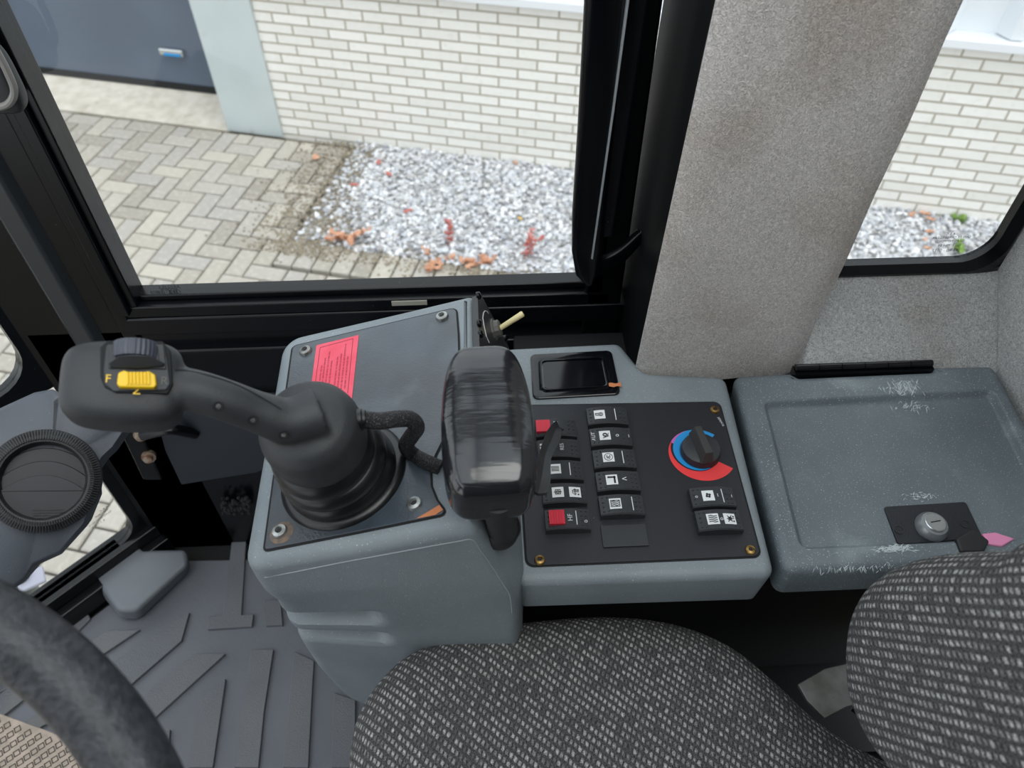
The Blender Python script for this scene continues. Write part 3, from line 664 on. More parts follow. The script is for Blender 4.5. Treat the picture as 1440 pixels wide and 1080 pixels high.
# ================================================================== SWITCH CONSOLE
sc = thing('switch_console', (.14, .46, 1.885), 'grey plastic side console with black switch panel and red and blue dial', 'console')
ol = roundpoly([(.018, .334), (.261, .331), (.2725, .582), (.180, .592), (.158, .642), (.018, .639)], [.012, .012, .012, .012, .012, .012], 5)
b = B(); c0 = V((.14, .46, 0))
def inset(pts, d):
    n = len(pts); out = []
    for i in range(n):
        a = V(pts[i-1]).to_2d() if False else V((pts[i-1][0], pts[i-1][1])); c = V((pts[(i+1) % n][0], pts[(i+1) % n][1])); t = (c-a)
        if t.length < 1e-9: out.append(pts[i]); continue
        t.normalize(); out.append((pts[i][0]-t.y*d, pts[i][1]+t.x*d))
    return out
from mathutils.geometry import tessellate_polygon
def shell(b, ol, z0, z1, r=.008, under=.0, n=5, cap=True):
    rs = [[V((x, y, z0)) for x, y in inset(ol, under)]]
    rs.append([V((x, y, z1-r)) for x, y in ol])
    for k in range(1, n+1):
        a = k/n*math.pi/2; rs.append([V((x, y, z1-r+math.sin(a)*r)) for x, y in inset(ol, r*(1-math.cos(a)))])
    rings(b, rs, cap=False)
    if cap: b.add(rs[-1], [tuple(t) for t in tessellate_polygon([[V((p.x, p.y, 0)) for p in rs[-1]]])])
shell(b, ol, 1.893, TOP, .009, .004)
obj('housing', b, GREY, sc, smooth=50)
b = B(); pl = roundpoly([(.030, .3505), (.251, .3505), (.2545, .541), (.030, .546)], .007, 5)
flat(b, inset(pl, -.0016), TOP+.0006, TOP-.002); obj('panel_rebate', b, BLKM, sc)
b = B(); flat(b, pl, TOP+.0016, TOP-.002); pn = obj('switch_panel', b, PANEL, sc, bevel=.0006, seg=2)
PZ = TOP+.0016
def onp(px, py, z=PZ): return U(px, py, z=z)
def screw(parent, p, r, m, N=(0, 0, 1), name='screw'):
    b = B(); M = frame(N); lathe(b, p, M, [(r, -.0005), (r, .0006), (r*.85, r*.42), (r*.45, r*.55), (r*.42, r*.3), (.00005, r*.28)], 24)
    o = obj(name, b, m, parent)
    b = B()
    lathe(b, V(p)+V(N).normalized()*(r*.30), M, [(r*.42, 0), (.00001, .0001)], 6); obj('socket', b, INK, o); return o
for q in ((1005, 577), (1055, 774), (759, 788)): screw(sc, onp(*q), .0052, BRASS)
# rockers
def rocker_mesh(L=.0435, Wd=.0232, dim=True):
    b = B(); n = 14; rs = []
    for i in range(n+1):
        x = -L/2+L*i/n; t = x/(L/2); h = .0105-.0030*t*t-.0008*t
        y = Wd/2; c = .0012
        rs.append([V((x, -y, 0)), V((x, -y, h-c)), V((x, -y+c, h)), V((x, 0, h-.0004)), V((x, y-c, h)), V((x, y, h-c)), V((x, y, 0))])
    rings(b, rs)
    if dim:
        for sx in (-1, 1):
            for i in range(2):
                for j in range(4):
                    if sx < 0 and i == 1 and j in (1, 2): continue
                    x = sx*(L/2-.0035-.0045*i)*1.0; y = -Wd*.34+Wd*.68*j/3; t = x/(L/2); h = .0103-.0030*t*t-.0008*t
                    sell(b, (x, y, h), (.0011, .0011, .0009), 1, 1, nu=8, nv=6)
    return b
RKM = None
def rh(x, L=.0425): t = x/(L/2); return .0102-.0030*t*t-.0008*t
def icon_mesh(kind, x0):
    """white square badge at x0 with its pictogram as separate ink mesh"""
    s = .0058; a = B(); n = 4
    rs = [[V((x0-s+2*s*i/n, y, rh(x0-s+2*s*i/n)+.00055)) for y in (-s*1.02, s*1.02)] for i in range(n+1)]
    vs = [p for r in rs for p in r]; a.add(vs, [(2*i, 2*i+1, 2*i+3, 2*i+2) for i in range(n)])
    k = B(); z = rh(x0)+.0009
    def ln(x, y, X, Y, w=.00036):
        x, y, X, Y = x*1.25, y*1.25, X*1.25, Y*1.25
        d = V((X-x, Y-y, 0)); 
        if d.length < 1e-7: return
        M = frame((0, 0, 1), d); box(k, (x0+(x+X)/2, (y+Y)/2, z), (d.length+w, w*2, .0002), M)
    def circ(x, y, r, w=.00028, n=14, a0=0, a1=2*math.pi):
        for i in range(n):
            p, q = a0+(a1-a0)*i/n, a0+(a1-a0)*(i+1)/n; ln(x+math.cos(p)*r, y+math.sin(p)*r, x+math.cos(q)*r, y+math.sin(q)*r, w)
    if kind == 'beacon': circ(.001, 0, .0018); circ(.001, 0, .0008); ln(-.0035, -.001, -.0008, -.001); ln(-.0035, .001, -.0008, .001); ln(-.0035, -.001, -.0035, .001)
    elif kind == 'lamp': circ(0, .0004, .0018); circ(0, .0004, .0011); ln(-.002, -.003, .003, -.001); ln(.0022, -.001, .003, .002)
    elif kind == 'face': circ(0, 0, .0034); ln(-.0014, .0012, -.001, .0012, .0005); ln(.001, .0012, .0014, .0012, .0005); ln(-.0012, -.001, .0012, -.0014); ln(-.0016, 0, .0016, 0)
    elif kind == 'corner': ln(-.003, .0022, .0028, .0022, .0009); ln(.0022, .0028, .0022, -.0032, .0009)
    elif kind == 'heat': 
        ln(-.0034, -.0028, -.0034, .0028); ln(-.0034, .0028, .0034, .0028); ln(.0034, .0028, .0034, -.0028); ln(-.0034, -.0028, .0034, -.0028)
        for y in (-.0016, 0, .0016): ln(-.0026, y, -.001, y+.0006); ln(-.001, y+.0006, .0008, y-.0006); ln(.0008, y-.0006, .0028, y+.0004)
    elif kind == 'flow':
        for y in (-.0026, -.0009, .0009, .0026): ln(-.0032, y, -.001, y+.0005); ln(-.001, y+.0005, .0008, y-.0005); ln(.0008, y-.0005, .0032, y, .0004)
    elif kind == 'fan':
        for i in range(4):
            a_ = i*math.pi/2+.5; sell(k, (x0+math.cos(a_)*.0017, math.sin(a_)*.0017, z), (.0013, .0013, .0002), 1, 1, nu=10, nv=4)
    elif kind == 'snow':
        for i in range(3): a_ = i*math.pi/3; ln(-math.cos(a_)*.0032, -math.sin(a_)*.0032, math.cos(a_)*.0032, math.sin(a_)*.0032)
        circ(0, 0, .0016, n=6)
    elif kind == 'wash': circ(0, 0, .0022, a0=.5, a1=5.2); ln(-.003, 0, .003, 0); ln(-.003, .0016, .003, .0016); ln(0, -.003, 0, .003)
    elif kind == 'bottle': ln(-.002, -.002, .002, -.002); ln(-.002, -.002, -.002, .002); ln(-.002, .002, .002, .002); ln(.002, -.002, .002, .002); ln(-.003, 0, .003, 0); circ(0, 0, .0012)
    elif kind == 'res': 
        for y in (-.002, -.0007, .0007, .002): ln(-.003, y, .003, y)
    return a, k
def rocker(px, py, icons=(), bar=None, red=None, texts=(), dim=True, rotz=.0, lab=None, tilt=0):
    global RKM
    p = onp(px, py, PZ)
    if RKM is None:
        RKM = obj('rocker_switch', rocker_mesh(), ROCK, sc, loc=(0, 0, 0)); o = RKM
        # verts were shifted by the parent's place: rebuild centred
    else:
        o = RKM.copy(); C.objects.link(o); o.parent = sc
    o.location = V((p.x, p.y, PZ))-sc.location
    kids = []
    for kind, x0 in icons:
        a, k = icon_mesh(kind, x0); kids += [('icon_badge', a, WHT), ('pictogram', k, INK)]
    mk = B()
    if bar is not None: box(mk, (bar, 0, rh(bar)+.0005), (.0008, .0155, .0003))
    for s, x0, y0, sz in texts: text(mk, s, sz*1.35, frame((0, 0, 1), (0, 1, 0) if len(s) > 1 else (1, 0, 0)), (x0, y0, rh(x0)+.0007))
    if mk.v: kids.append(('printed_mark', mk, WPR))
    if red is not None:
        r_ = B(); box(r_, (red, 0, rh(red)+.0010), (.0150, .0155, .0036)); 
        for i in range(5): box(r_, (red-.005+.0025*i, 0, rh(red)+.0030), (.0011, .0150, .0010))
        kids.append(('lock_slider', r_, REDP))
    for nm, bb_, m_ in kids:
        q = obj(nm, bb_, m_, o if False else None, smooth=0); q.parent = o
        if nm == 'lock_slider': q['label'] = 'red ribbed lock slider'
    o['label'] = lab or 'black rocker switch'
    return o
RC = [((853, 591), [('beacon', -.0085)], .0085, None, (), 'rocker with beacon symbol'),
      ((858, 620.5), [('lamp', -.0065)], None, None, (('AUT', -.0185, 0, .0042), ('o', .0065, 0, .005), ('I', .0190, 0, .0038)), 'rocker with lamp symbol and AUT'),
      ((863, 651), [('face', -.0065)], .0085, None, (), 'rocker with round face symbol'),
      ((868, 682.5), [('corner', -.0065)], None, None, (('<', .0062, 0, .007),), 'rocker with black corner symbol'),
      ((873, 716), [('heat', -.0065)], .0105, None, (), 'rocker with heated rear window symbol')]
LC = [((781, 608), [], None, -.0135, (('T', .0, 0.003, .006),), 'rocker with red lock slider, partly behind the strap'),
      ((785, 637), [('res', -.0135)], None, None, (('RES', .0035, 0, .0042),), 'rocker with RES mark behind the strap'),
      ((789, 667.5), [('res', -.0065)], .0085, None, (), 'rocker with white bar right of the strap'),
      ((793, 700), [('bottle', -.0065), ('wash', .0105)], None, None, (), 'rocker with two white symbols'),
      ((797.5, 736), [], .0085, -.0105, (('HF', .0025, 0.0, .005), ('o', .0175, -.003, .0045)), 'rocker with bright red lock slider at the column foot'),
      ((1000, 705), [('fan', -.0050)], .0095, None, (('o', -.0165, 0, .004), ('I', .0045, 0, .004), ('I', .019, 0, .0035)), 'rocker with fan symbol'),
      ((1009, 737.5), [('flow', -.0065), ('snow', .010)], None, None, (('o', .002, 0, .0045),), 'rocker with airflow and snowflake symbols')]
for q, ic, bar, red, tx_, lb in RC+LC:
    rocker(q[0], q[1], ic, bar, red, tx_, lab=lb)
b = B(); p = onp(878, 754); box(b, (p.x, p.y, PZ+.001), (.044, .024, .002)); o = obj('blank_cover', b, ROCK, sc, bevel=.0006)
# temperature dial
dc = onp(984, 637); MD = I3
def arc(name, r0, r1, a0, a1, z, m, w0=None):
    b = B(); n = 48; vs = []
    for i in range(n+1):
        t = i/n; a = R_(a0+(a1-a0)*t); ri, ro = r0(t), r1(t); vs += [V((dc.x+math.cos(a)*ri, dc.y+math.sin(a)*ri, z)), V((dc.x+math.cos(a)*ro, dc.y+math.sin(a)*ro, z))]
    b.add(vs, [(2*i, 2*i+1, 2*i+3, 2*i+2) for i in range(n)]); return obj(name, b, m, dial, smooth=0)
dial = obj('temperature_knob', (lathe(B(), (dc.x, dc.y, PZ), I3, [(.0205, .0002), (.0210, .004), (.0195, .009), (.017, .0105), (.0002, .0105)], 48)), ROCK, sc)
b = B(); Mk = Matrix.Rotation(R_(8), 3, 'Z'); 
prism(b, [V((dc.x, dc.y, PZ+.023))+Mk @ V(q) for q in ((-.0042, -.017, 0), (.0042, -.017, 0), (.0035, .018, 0), (-.0035, .018, 0))], [V((dc.x, dc.y, PZ+.009))+Mk @ V(q) for q in ((-.008, -.0205, 0), (.0055, -.0205, 0), (.005, .0205, 0), (-.007, .0205, 0))]); obj('pointer_bar', b, mat('knob_bar', (58, 57, 56), .6, bump=.8, bscale=1500), dial, bevel=.0008)
blue = lambda t: .021+.0098*min(1, (1-t)*1.35)
arc('blue_scale', lambda t: .018, blue, 48, 290, PZ+.0003, BLU)['label'] = 'blue printed scale'
arc('red_scale', lambda t: blue(min(1, (100-48+t*(325-100))/242.0)) if t < .84 else .021, lambda t: .0318+.0050*t, 150, 325, PZ+.00022, RED2)['label'] = 'red printed scale'
arc('violet_scale', lambda t: blue(min(1, (52+t*60)/242.0)), lambda t: .0308+.0011*t, 100, 152, PZ+.00022, VIO)['label'] = 'violet printed scale'
b = B(); text(b, '3090416', .0038, frame((0, 0, 1), (.25, -1, 0)), onp(1013.5, 593), off=.0003); obj('printed_number', b, WPR, sc, smooth=0)
# ashtray
at = thing('ashtray', (.10, .59, TOP), 'glossy black ashtray set in the grey console above the switches', 'ashtray')
GLB = mat('gloss_black', (12, 13, 17), .12)
q = [onp(745, 500, TOP), onp(860, 494, TOP), onp(873, 556, TOP), onp(749, 563, TOP)]
ob = roundpoly([(p.x, p.y) for p in q[::-1]], .007, 5); _inset = inset
def inset(pts, d):
    if d < .003: return _inset(pts, d)
    xs = [p[0] for p in pts]; ys = [p[1] for p in pts]; cx, cy = (min(xs)+max(xs))/2, (min(ys)+max(ys))/2; hx, hy = (max(xs)-min(xs))/2, (max(ys)-min(ys))/2
    return [(cx+(x-cx)*(1-d/hx), cy+(y-cy)*(1-d/hy)) for x, y in pts]
b = B(); i1 = inset(ob, .012); i2 = inset(ob, .0135)
rings(b, [[V((x, y, TOP-.001)) for x, y in ob], [V((x, y, TOP+.0022)) for x, y in inset(ob, .0005)], [V((x, y, TOP+.003)) for x, y in inset(ob, .002)], [V((x, y, TOP+.0012)) for x, y in inset(ob, .0105)], [V((x, y, TOP+.0035)) for x, y in i1], [V((x, y, TOP+.0035)) for x, y in inset(ob, .013)], [V((x, y, TOP-.001)) for x, y in i2]], cap=False)
obj('bezel', b, GLB, at, smooth=40)
i3 = inset(ob, .0145); b = B(); n3 = len(i3)
cx_ = sum(p[0] for p in i3)/n3; cy_ = sum(p[1] for p in i3)/n3
rs = []
for s in (1, .97, .8, .5, .2, .02):
    rs.append([V((cx_+(x-cx_)*s, cy_+(y-cy_)*s, TOP+.0022-.0012*(s < .98))) for x, y in i3])
rings(b, rs); obj('lid', b, GLB, at, smooth=40)
b = B(); c1 = onp(866, 541, TOP+.0032); b.add([c1+V(p) for p in ((-.008, .003, 0), (-.005, .0035, 0), (.0, .002, 0), (.006, .004, -.0005), (.006, -.003, -.0005), (.001, -.002, 0), (-.003, -.0035, 0), (-.008, -.002, 0))], [tuple(range(8))]); o = obj('worn_patch', b, ORG, at, smooth=0); o['label'] = 'orange patch where the black paint is worn away'

inset = _inset
# ================================================================== STORAGE BOX
sb = thing('storage_box', (.43, .46, 1.885), 'grey plastic storage box with recessed lid and round lock', 'storage box')
ol = roundpoly([(.2695, .3345), (.572, .3345), (.588, .5855), (.5165, .5865), (.512, .579), (.356, .577), (.348, .5845), (.2815, .583)], [.013, .01, .01, .003, .003, .003, .003, .01], 5)
rec = roundpoly([(.290, .3555), (.553, .3555), (.570, .5475), (.3035, .5415)], .010, 5)
b = B(); n = len(ol)
shell(b, ol, 1.900, TOP+.0005, .010, .003, cap=False)
# open the top and sink a tray: the cap of the shell is replaced by a rim band and a floor
def resample(pts, n, start):
    P = [V((p[0], p[1])) for p in pts]; 
    k = min(range(len(P)), key=lambda i: (P[i]-V(start)).length); P = P[k:]+P[:k]; P.append(P[0])
    L_ = [0]
    for i in range(1, len(P)): L_.append(L_[-1]+(P[i]-P[i-1]).length)
    out = []
    for i in range(n):
        s = L_[-1]*i/n; j = max(k for k in range(len(L_)) if L_[k] <= s+1e-12); j = min(j, len(P)-2)
        t = (s-L_[j])/max(L_[j+1]-L_[j], 1e-9); q = P[j].lerp(P[j+1], t); out.append((q.x, q.y))
    return out
top = inset(ol, .010)
b2 = B(); bmx = bmesh.new()
b.f = b.f[:-0] if False else b.f
# rim band via triangle fill
def band(b, outer, inner, z):
    bm = bmesh.new(); vo = [bm.verts.new((x, y, z)) for x, y in outer]; vi = [bm.verts.new((x, y, z)) for x, y in inner]
    ed = [bm.edges.new((vo[i], vo[(i+1) % len(vo)])) for i in range(len(vo))]+[bm.edges.new((vi[i], vi[(i+1) % len(vi)])) for i in range(len(vi))]
    r = bmesh.ops.triangle_fill(bm, use_beauty=True, edges=ed); bm.verts.index_update()
    b.add([v.co.copy() for v in bm.verts], [tuple(v.index for v in f.verts) for f in bm.faces]); bm.free()
from mathutils.geometry import tessellate_polygon
o_ = [V((x, y, 0)) for x, y in top]; i_ = [V((x, y, 0)) for x, y in rec]
tri = tessellate_polygon([o_, i_]); b.add([V((p.x, p.y, TOP+.0005)) for p in o_+i_], [tuple(t) for t in tri])
rs = []
for k in range(7):
    a = k/6; s = .5-.5*math.cos(a*math.pi); rs.append([V((x, y, TOP+.0005-.0080*s)) for x, y in inset(rec, .007*a)])
rings(b, rs, cap=False); b.add(rs[-1], [tuple(range(len(rec)))])
lid = obj('lid', b, LIDM, sb, smooth=45)
b = B()
bb(b, .352, .514, .5795, .592, TOP-.012, TOP+.001); 
for i in range(6): x = .353+i*.0267; tube(b, [V((x, .586, TOP+.004)), V((x+.0257, .586, TOP+.004))], .0042, n=14)
obj('hinge', b, GLB, sb)
LZ = TOP-.0075
lp = [U(px, py, z=LZ) for px, py in [(1242, 714), (1357, 707), (1381, 758), (1262, 767)]]
b = B(); flat(b, roundpoly([(p.x, p.y) for p in lp[::-1]], .003, 4), LZ+.0022, LZ-.001); lpo = obj('lock_plate', b, mat('lock_black', (30, 32, 37), .35, bump=.6, bscale=900), sb, bevel=.0006)
c = U(1309, 742, z=LZ+.0022); b = B(); lathe(b, c, frame((.02, -.05, 1)), [(.0155, 0), (.0155, .004), (.0125, .0085), (.0100, .0088), (.0098, .006)], 36, cap=False); ly = obj('lock_collar', b, mat('satin_metal', (150, 154, 156), .35, metal=.6), lpo)
b = B(); lathe(b, c+V((0, 0, .002)), frame((.02, -.05, 1)), [(.0099, 0), (.0099, .0088), (.0092, .0094), (.0001, .0094)], 32); obj('lock_cylinder', b, CHROME, lpo)
b = B(); box(b, c+V((0, 0, .0117)), (.010, .0009, .0004), Matrix.Rotation(.15, 3, 'Z')); obj('key_slot', b, INK, lpo)
for px, py in ((1264, 745), (1357, 737)):
    q = U(px, py, z=LZ+.0022); b = B(); lathe(b, q, I3, [(.0048, 0), (.0048, .0006), (.0038, .0006), (.0038, .0001)], 22, cap=False); obj('rivet_ring', b, RUB, lpo)
# scuffs on the lid
def scuff(cx, cy, rx, ry, n, z, seed, ang=.5, spread=.9, L0=.012, target=None, wd=.0006):
    b = B(); r_ = random.Random(seed)
    for k in range(n):
        a = r_.gauss(0, .45); q = r_.gauss(0, .4); x = cx+a*rx; y = cy+q*ry; an = ang+r_.uniform(-spread, spread); l = r_.uniform(.15, 1)*L0; w_ = r_.uniform(.3, 1)*wd
        M = Matrix.Rotation(an, 3, 'Z'); p = [M @ V((-l/2, 0, 0)), M @ V((0, -w_, 0)), M @ V((l/2, r_.uniform(-w_, w_), 0)), M @ V((0, w_, 0))]
        b.add([V((x, y, z+k*.000004))+v for v in p], [(0, 1, 2, 3)])
    o = obj('scuff_marks', b, SCUF, sb, smooth=0); o['label'] = 'whitish scuff marks'; o['kind'] = 'stuff'
c = U(1272, 545, z=TOP+.0008); scuff(c.x, c.y, .022, .014, 130, TOP+.0008, 1, 1.3, .9)
c = U(1285, 572, z=LZ+.001); scuff(c.x, c.y, .020, .012, 45, LZ+.001, 2, .8, .9)
c = U(1258, 771, z=TOP+.0008); scuff(c.x, c.y, .020, .004, 120, TOP+.0008, 3, .1, .8, .009)
c = U(1296, 698, z=LZ+.001); scuff(c.x, c.y, .020, .006, 50, LZ+.001, 4, .3, .9, .006)
c = U(1200, 800, z=TOP+.0006); scuff(c.x, c.y, .05, .004, 60, TOP+.0008, 6, 1.1, .6, .010, wd=.0003)
# pink thing behind the seat back
pk = [U(px, py, z=LZ+.010) for px, py in [(1381, 750), (1400, 748), (1428, 757), (1410, 768), (1390, 765)]]
b = B(); prism(b, pk, [p-V((0, 0, .009)) for p in pk]); tag(obj('pink_tag', b, PINK, bevel=.0015), 'bright pink plastic tag lying on the lid by the seat back', 'tag')
bk = [U(px, py, z=LZ+.012) for px, py in [(1345, 757), (1366, 744), (1374, 746), (1392, 760), (1385, 775), (1352, 775)]]
b = B(); prism(b, bk, [p-V((0, 0, .011)) for p in bk]); tag(obj('tag_clip', b, RUB, bevel=.002), 'small black clip lying between the lock and the pink tag', 'clip')

# ================================================================== JOYSTICK CONSOLE
def zt(x): return 2.035+.2*(x+.21)
TN = V((-.2, 0, 1)).normalized()
def T(px, py, h=0):
    r_ = ray(px, py); t = ((2.035+.042)+h-2.6)/(r_.z-.2*r_.x); return CAM+r_*t
jc = thing('joystick_console', (-.11, .45, 1.62), 'grey moulded console with black sloping cover plate carrying the joystick', 'console')
NS = 200
def face_y(z): return .3135+.20*max(0, 1.985-z)
LXT = []
for px, py in [(336, 790), (346, 815), (372, 845), (384, 853), (392, 872), (408, 890), (418, 908), (440, 940), (470, 970), (500, 990), (530, 1012), (575, 1040)]:
    y_ = .31
    for _ in range(12): q_ = U(px, py, y=y_); y_ = face_y(q_.z)
    LXT.append((q_.z, q_.x))
def left_x(z):
    if z >= LXT[0][0]: return LXT[0][1]
    for (za, xa), (zb_, xb) in zip(LXT, LXT[1:]):
        if zb_ <= z <= za: return xa+(xb-xa)*(za-z)/(za-zb_)
    return LXT[-1][1]
def sect(z, w):
    # plan corners as the shell goes down: w = height above z=1.95 .. fraction of the sloping part
    k = max(0, min(1, (2.07-z)/.12)); lo = max(0, (1.97-z))
    xl_f = left_x(z); xr = -.010+.037*k
    yf = face_y(z)
    pts = [(xl_f, yf), (-.010+.030*max(0, min(1, (2.07-z)/.13)), .319+.002*k), (xr, .345+.0*k), (xr+.0, .598), (-.214+max(0, 2.03-z)*.1, .582)]
    rp = roundpoly(pts, [.018, .008, .014, .010, .022], 8); return resample(rp, NS, ((xl_f+xr)/2, yf))
b = B(); rs = []; zl = [1.46+.0055*i for i in range(int((2.0-1.46)/.0055)+1)]
for z in zl:
    ring = []
    for x, y in sect(z, 0):
        g = 0
        if y < face_y(z)+.045 and x < -.08:
            fade = 1/(1+math.exp((x+.118)*300))
            for zc in (1.905, 1.842): g += math.exp(-((z-zc)/.0150)**4)*fade
        ring.append(V((x+g*.012*max(0, min(1, (-.15-x)/.04)), y+g*.038, z)))
    rs.append(ring)
N0 = len(rs); rad = .013
for k in range(8):
    a = k/7*math.pi/2; S = sect(2.03, 0); SI = inset(S, rad*(1-math.cos(a)))
    # upper rings follow the sloping top plane
    ring = []
    for (x, y), (xi, yi) in zip(S, SI):
        xs = xi
        for _ in range(6):
            zz = zt(xs)-rad+math.sin(a)*rad
            xs = xi if x < -.10 else xi-.0123*max(0, min(1, (zz-2.03)/.04))*min(1, (x+.10)/.11)
        zz = zt(xs)-rad+math.sin(a)*rad
        ring.append(V((xs, yi, zz)))
    rs.append(ring)
rings(b, rs)
from mathutils.bvhtree import BVHTree
ht = BVHTree.FromPolygons(b.v, b.f)
obj('housing', b, [GREY], jc, smooth=40)
def chit(px, py):
    r_ = ray(px, py).normalized(); h = ht.ray_cast(CAM, r_); return h[0]-r_*.0001 if h[0] is not None else None
ml = [chit(px, py) for px, py in [(352, 813), (372, 812), (420, 803), (480, 791), (540, 780), (600, 769), (640, 762), (664, 759), (676, 774), (692, 797), (708, 822), (717, 838), (720, 862)]]
ml = [p for p in ml if p is not None]
b = B(); tube(b, smoothpts(ml, 5), .00055, n=6); o = obj('mould_line', b, mat('mould_line', (150, 156, 160), .5), jc); o['label'] = 'fine pale mould line below the rim'
# cover plate
cp = [T(px, py, .0012) for px, py in [(412, 487), (641, 433), (644, 470), (646, 540), (632, 600), (612, 640), (605, 660), (606, 684), (614, 704), (628, 722), (500, 748), (372, 773), (386, 670)]]
def plpr(b, pts, h0, h1):
    prism(b, [V((p.x, p.y, zt(p.x)+h1)) for p in pts], [V((p.x, p.y, zt(p.x)+h0)) for p in pts])
rp = roundpoly([(p.x, p.y) for p in cp], [.004, .006, .02, .02, .02, .01, .01, .01, .008, .003, .02, .003, .05], 3)
b = B(); plpr(b, [V((x, y, 0)) for x, y in inset(rp[::-1], -.0018)], -.002, .0006); obj('plate_rebate', b, BLKM, jc)
b = B(); plpr(b, [V((x, y, 0)) for x, y in rp], -.002, .0018); obj('cover_plate', b, PLATE, jc, bevel=.0006, seg=2)
for q in ((430, 494), (622, 446), (394, 748), (583, 709)): screw(jc, T(*q, .0018), .0068, ZINC, TN)
b = B(); plpr(b, [T(px, py) for px, py in [(623, 719), (612, 726), (586, 731), (600, 723), (618, 712)]], .0018, .0022); o = obj('rust_patch', b, ORG, jc); o['label'] = 'rusty orange chip on the plate corner'
b = B(); lathe(b, T(396, 749, .0019), frame(TN), [(.0105, 0), (.0100, .0003), (.0001, .0003)], 20); obj('rust_ring', b, mat('rust_dust', (120, 100, 84), .8, col2=(90, 84, 80), nscale=200), jc)
# red instruction sticker with tiny print
st = [T(*q, .0022) for q in [(445, 485.5), (504.5, 471), (494, 572), (432, 560)]]
b = B(); plpr(b, [st[0], st[1], T(494, 575), T(436, 562)], .0018, .0022); stk = obj('warning_sticker', b, REDF, jc); stk['label'] = 'red sticker with fine dark print'
b = B(); e0 = T(450, 490); ex_ = (T(498, 477)-e0); ey_ = (T(441, 555)-e0)
rr = random.Random(11)
def sp_(u, v): q = e0+ex_*u+ey_*v; return V((q.x, q.y, zt(q.x)+.0024))
def seg_(b, a, c, w_=.00025):
    d = (c-a); n = TN.cross(d).normalized()*w_; b.add([a-n, c-n, c+n, a+n], [(0, 1, 2, 3)])
seg_(b, sp_(.02, .02), sp_(.98, .02)); seg_(b, sp_(.02, .02), sp_(.02, 1.2)); seg_(b, sp_(.98, .02), sp_(.98, 1.2))
for col_, (v0, v1) in zip((.14, .22, .32, .42, .58, .68, .78, .88), ((.45, 1.1), (.3, 1.1), (.18, 1.1), (.4, 1.1), (.35, 1.1), (.3, 1.1), (.1, 1.1), (.4, 1.1))):
    v = v0
    while v < v1:
        l = rr.uniform(.03, .09); v2 = min(v+l, v1)
        while v < v2: seg_(b, sp_(col_-.02, v), sp_(col_+.025, v+.004), .00018); v += .016
        v = v2+.02
obj('fine_print', b, mat('faded_ink', (120, 40, 54), .7), stk, smooth=0)
# toggle switch panel on the right flank
SN = V((.122, 0, .035)).normalized()
def flank(z): return -.010+.037*max(0, min(1, (2.07-z)/.12))
fp = V((flank(2.03)+.003, .5, 2.03)); FN = V((.12, 0, .037)).normalized()
tp = [PU(px, py, fp, FN) for px, py in [(669, 416), (675, 417), (712, 486), (716, 500), (672, 500)]]
b = B(); prism(b, [p+FN*.002 for p in tp], [p-FN*.004 for p in tp]); tgp = obj('toggle_panel', b, mat('toggle_plate', (46, 46, 48), .4), jc)
for px, py in ((672, 416), (673, 455), (675, 470), (710, 476)): 
    q = PU(px, py, fp+FN*.002, FN); b = B(); lathe(b, q, frame(FN), [(.004, -.001), (.004, .002), (.0025, .003), (.0001, .003)], 14); obj('screw', b, BLK, tgp)
q = PU(694, 464, fp+FN*.002, FN); b = B(); lathe(b, q, frame(FN), [(.0115, 0), (.0115, .002), (.009, .0025), (.009, .007), (.007, .008), (.0001, .008)], 22, mod=lambda k, i: .0006*(i % 2)); obj('toggle_nut', b, mat('dull_nut', (110, 108, 104), .5, metal=.5), tgp)
b = B(); q1 = q+FN*.007; q2 = q1+(V((.024, .008, .012))); tube(b, [q1, q1.lerp(q2, .5), q2, q2+(q2-q1)*.05], [.0028, .0030, .0034, .0026], n=14); o = obj('toggle_lever', b, BONE, tgp); o['label'] = 'yellowed metal toggle lever'
b = B(); ap = [PU(px, py, fp+FN*.0024, FN) for px, py in [(687, 441), (685, 438), (682, 437), (680, 440), (679, 447), (681, 460), (684, 473), (688, 482)]]
for i in range(len(ap)-1): tube(b, [ap[i], ap[i+1]], .0004, n=5)
obj('printed_arc', b, WHT, tgp)

# ================================================================== JOYSTICK
js = thing('joystick', T(478, 680), 'black joystick with thumb wheel and yellow switch rising from a ribbed rubber boot', 'joystick')
base = T(484, 668); topc = U(432, 612, d=.575)
ax = (topc-base); Lb = ax.length; axn = ax.normalized()
def bez(t):   # boot axis leans from the plate normal to the stick
    return base.lerp(topc, t)+V((0, 0, .004))*math.sin(t*math.pi)
b = B(); rs = []; n = 56; K = 90
for k in range(K+1):
    t = k/K; c = bez(t); M = frame(TN.lerp((axn+V((-.25, -.05, 0))*.0).normalized(), min(1, t*1.3)))
    env = .0475-.010*t-.012*max(0, t-.45)
    r_ = env+.0064*abs(math.sin(t*math.pi*4.0))**.6-.004 if t > .06 else .050
    if t > .97: r_ *= .9
    rs.append([c+M @ V((math.cos(2*math.pi*i/n)*r_, math.sin(2*math.pi*i/n)*r_, 0)) for i in range(n)])
rings(b, rs); obj('boot', b, BOOT, js, smooth=60)
b = B(); lathe(b, base, frame(TN), [(.0555, .0), (.056, .003), (.052, .0065), (.047, .007)], 56); obj('boot_flange', b, BOOT, js, smooth=60)
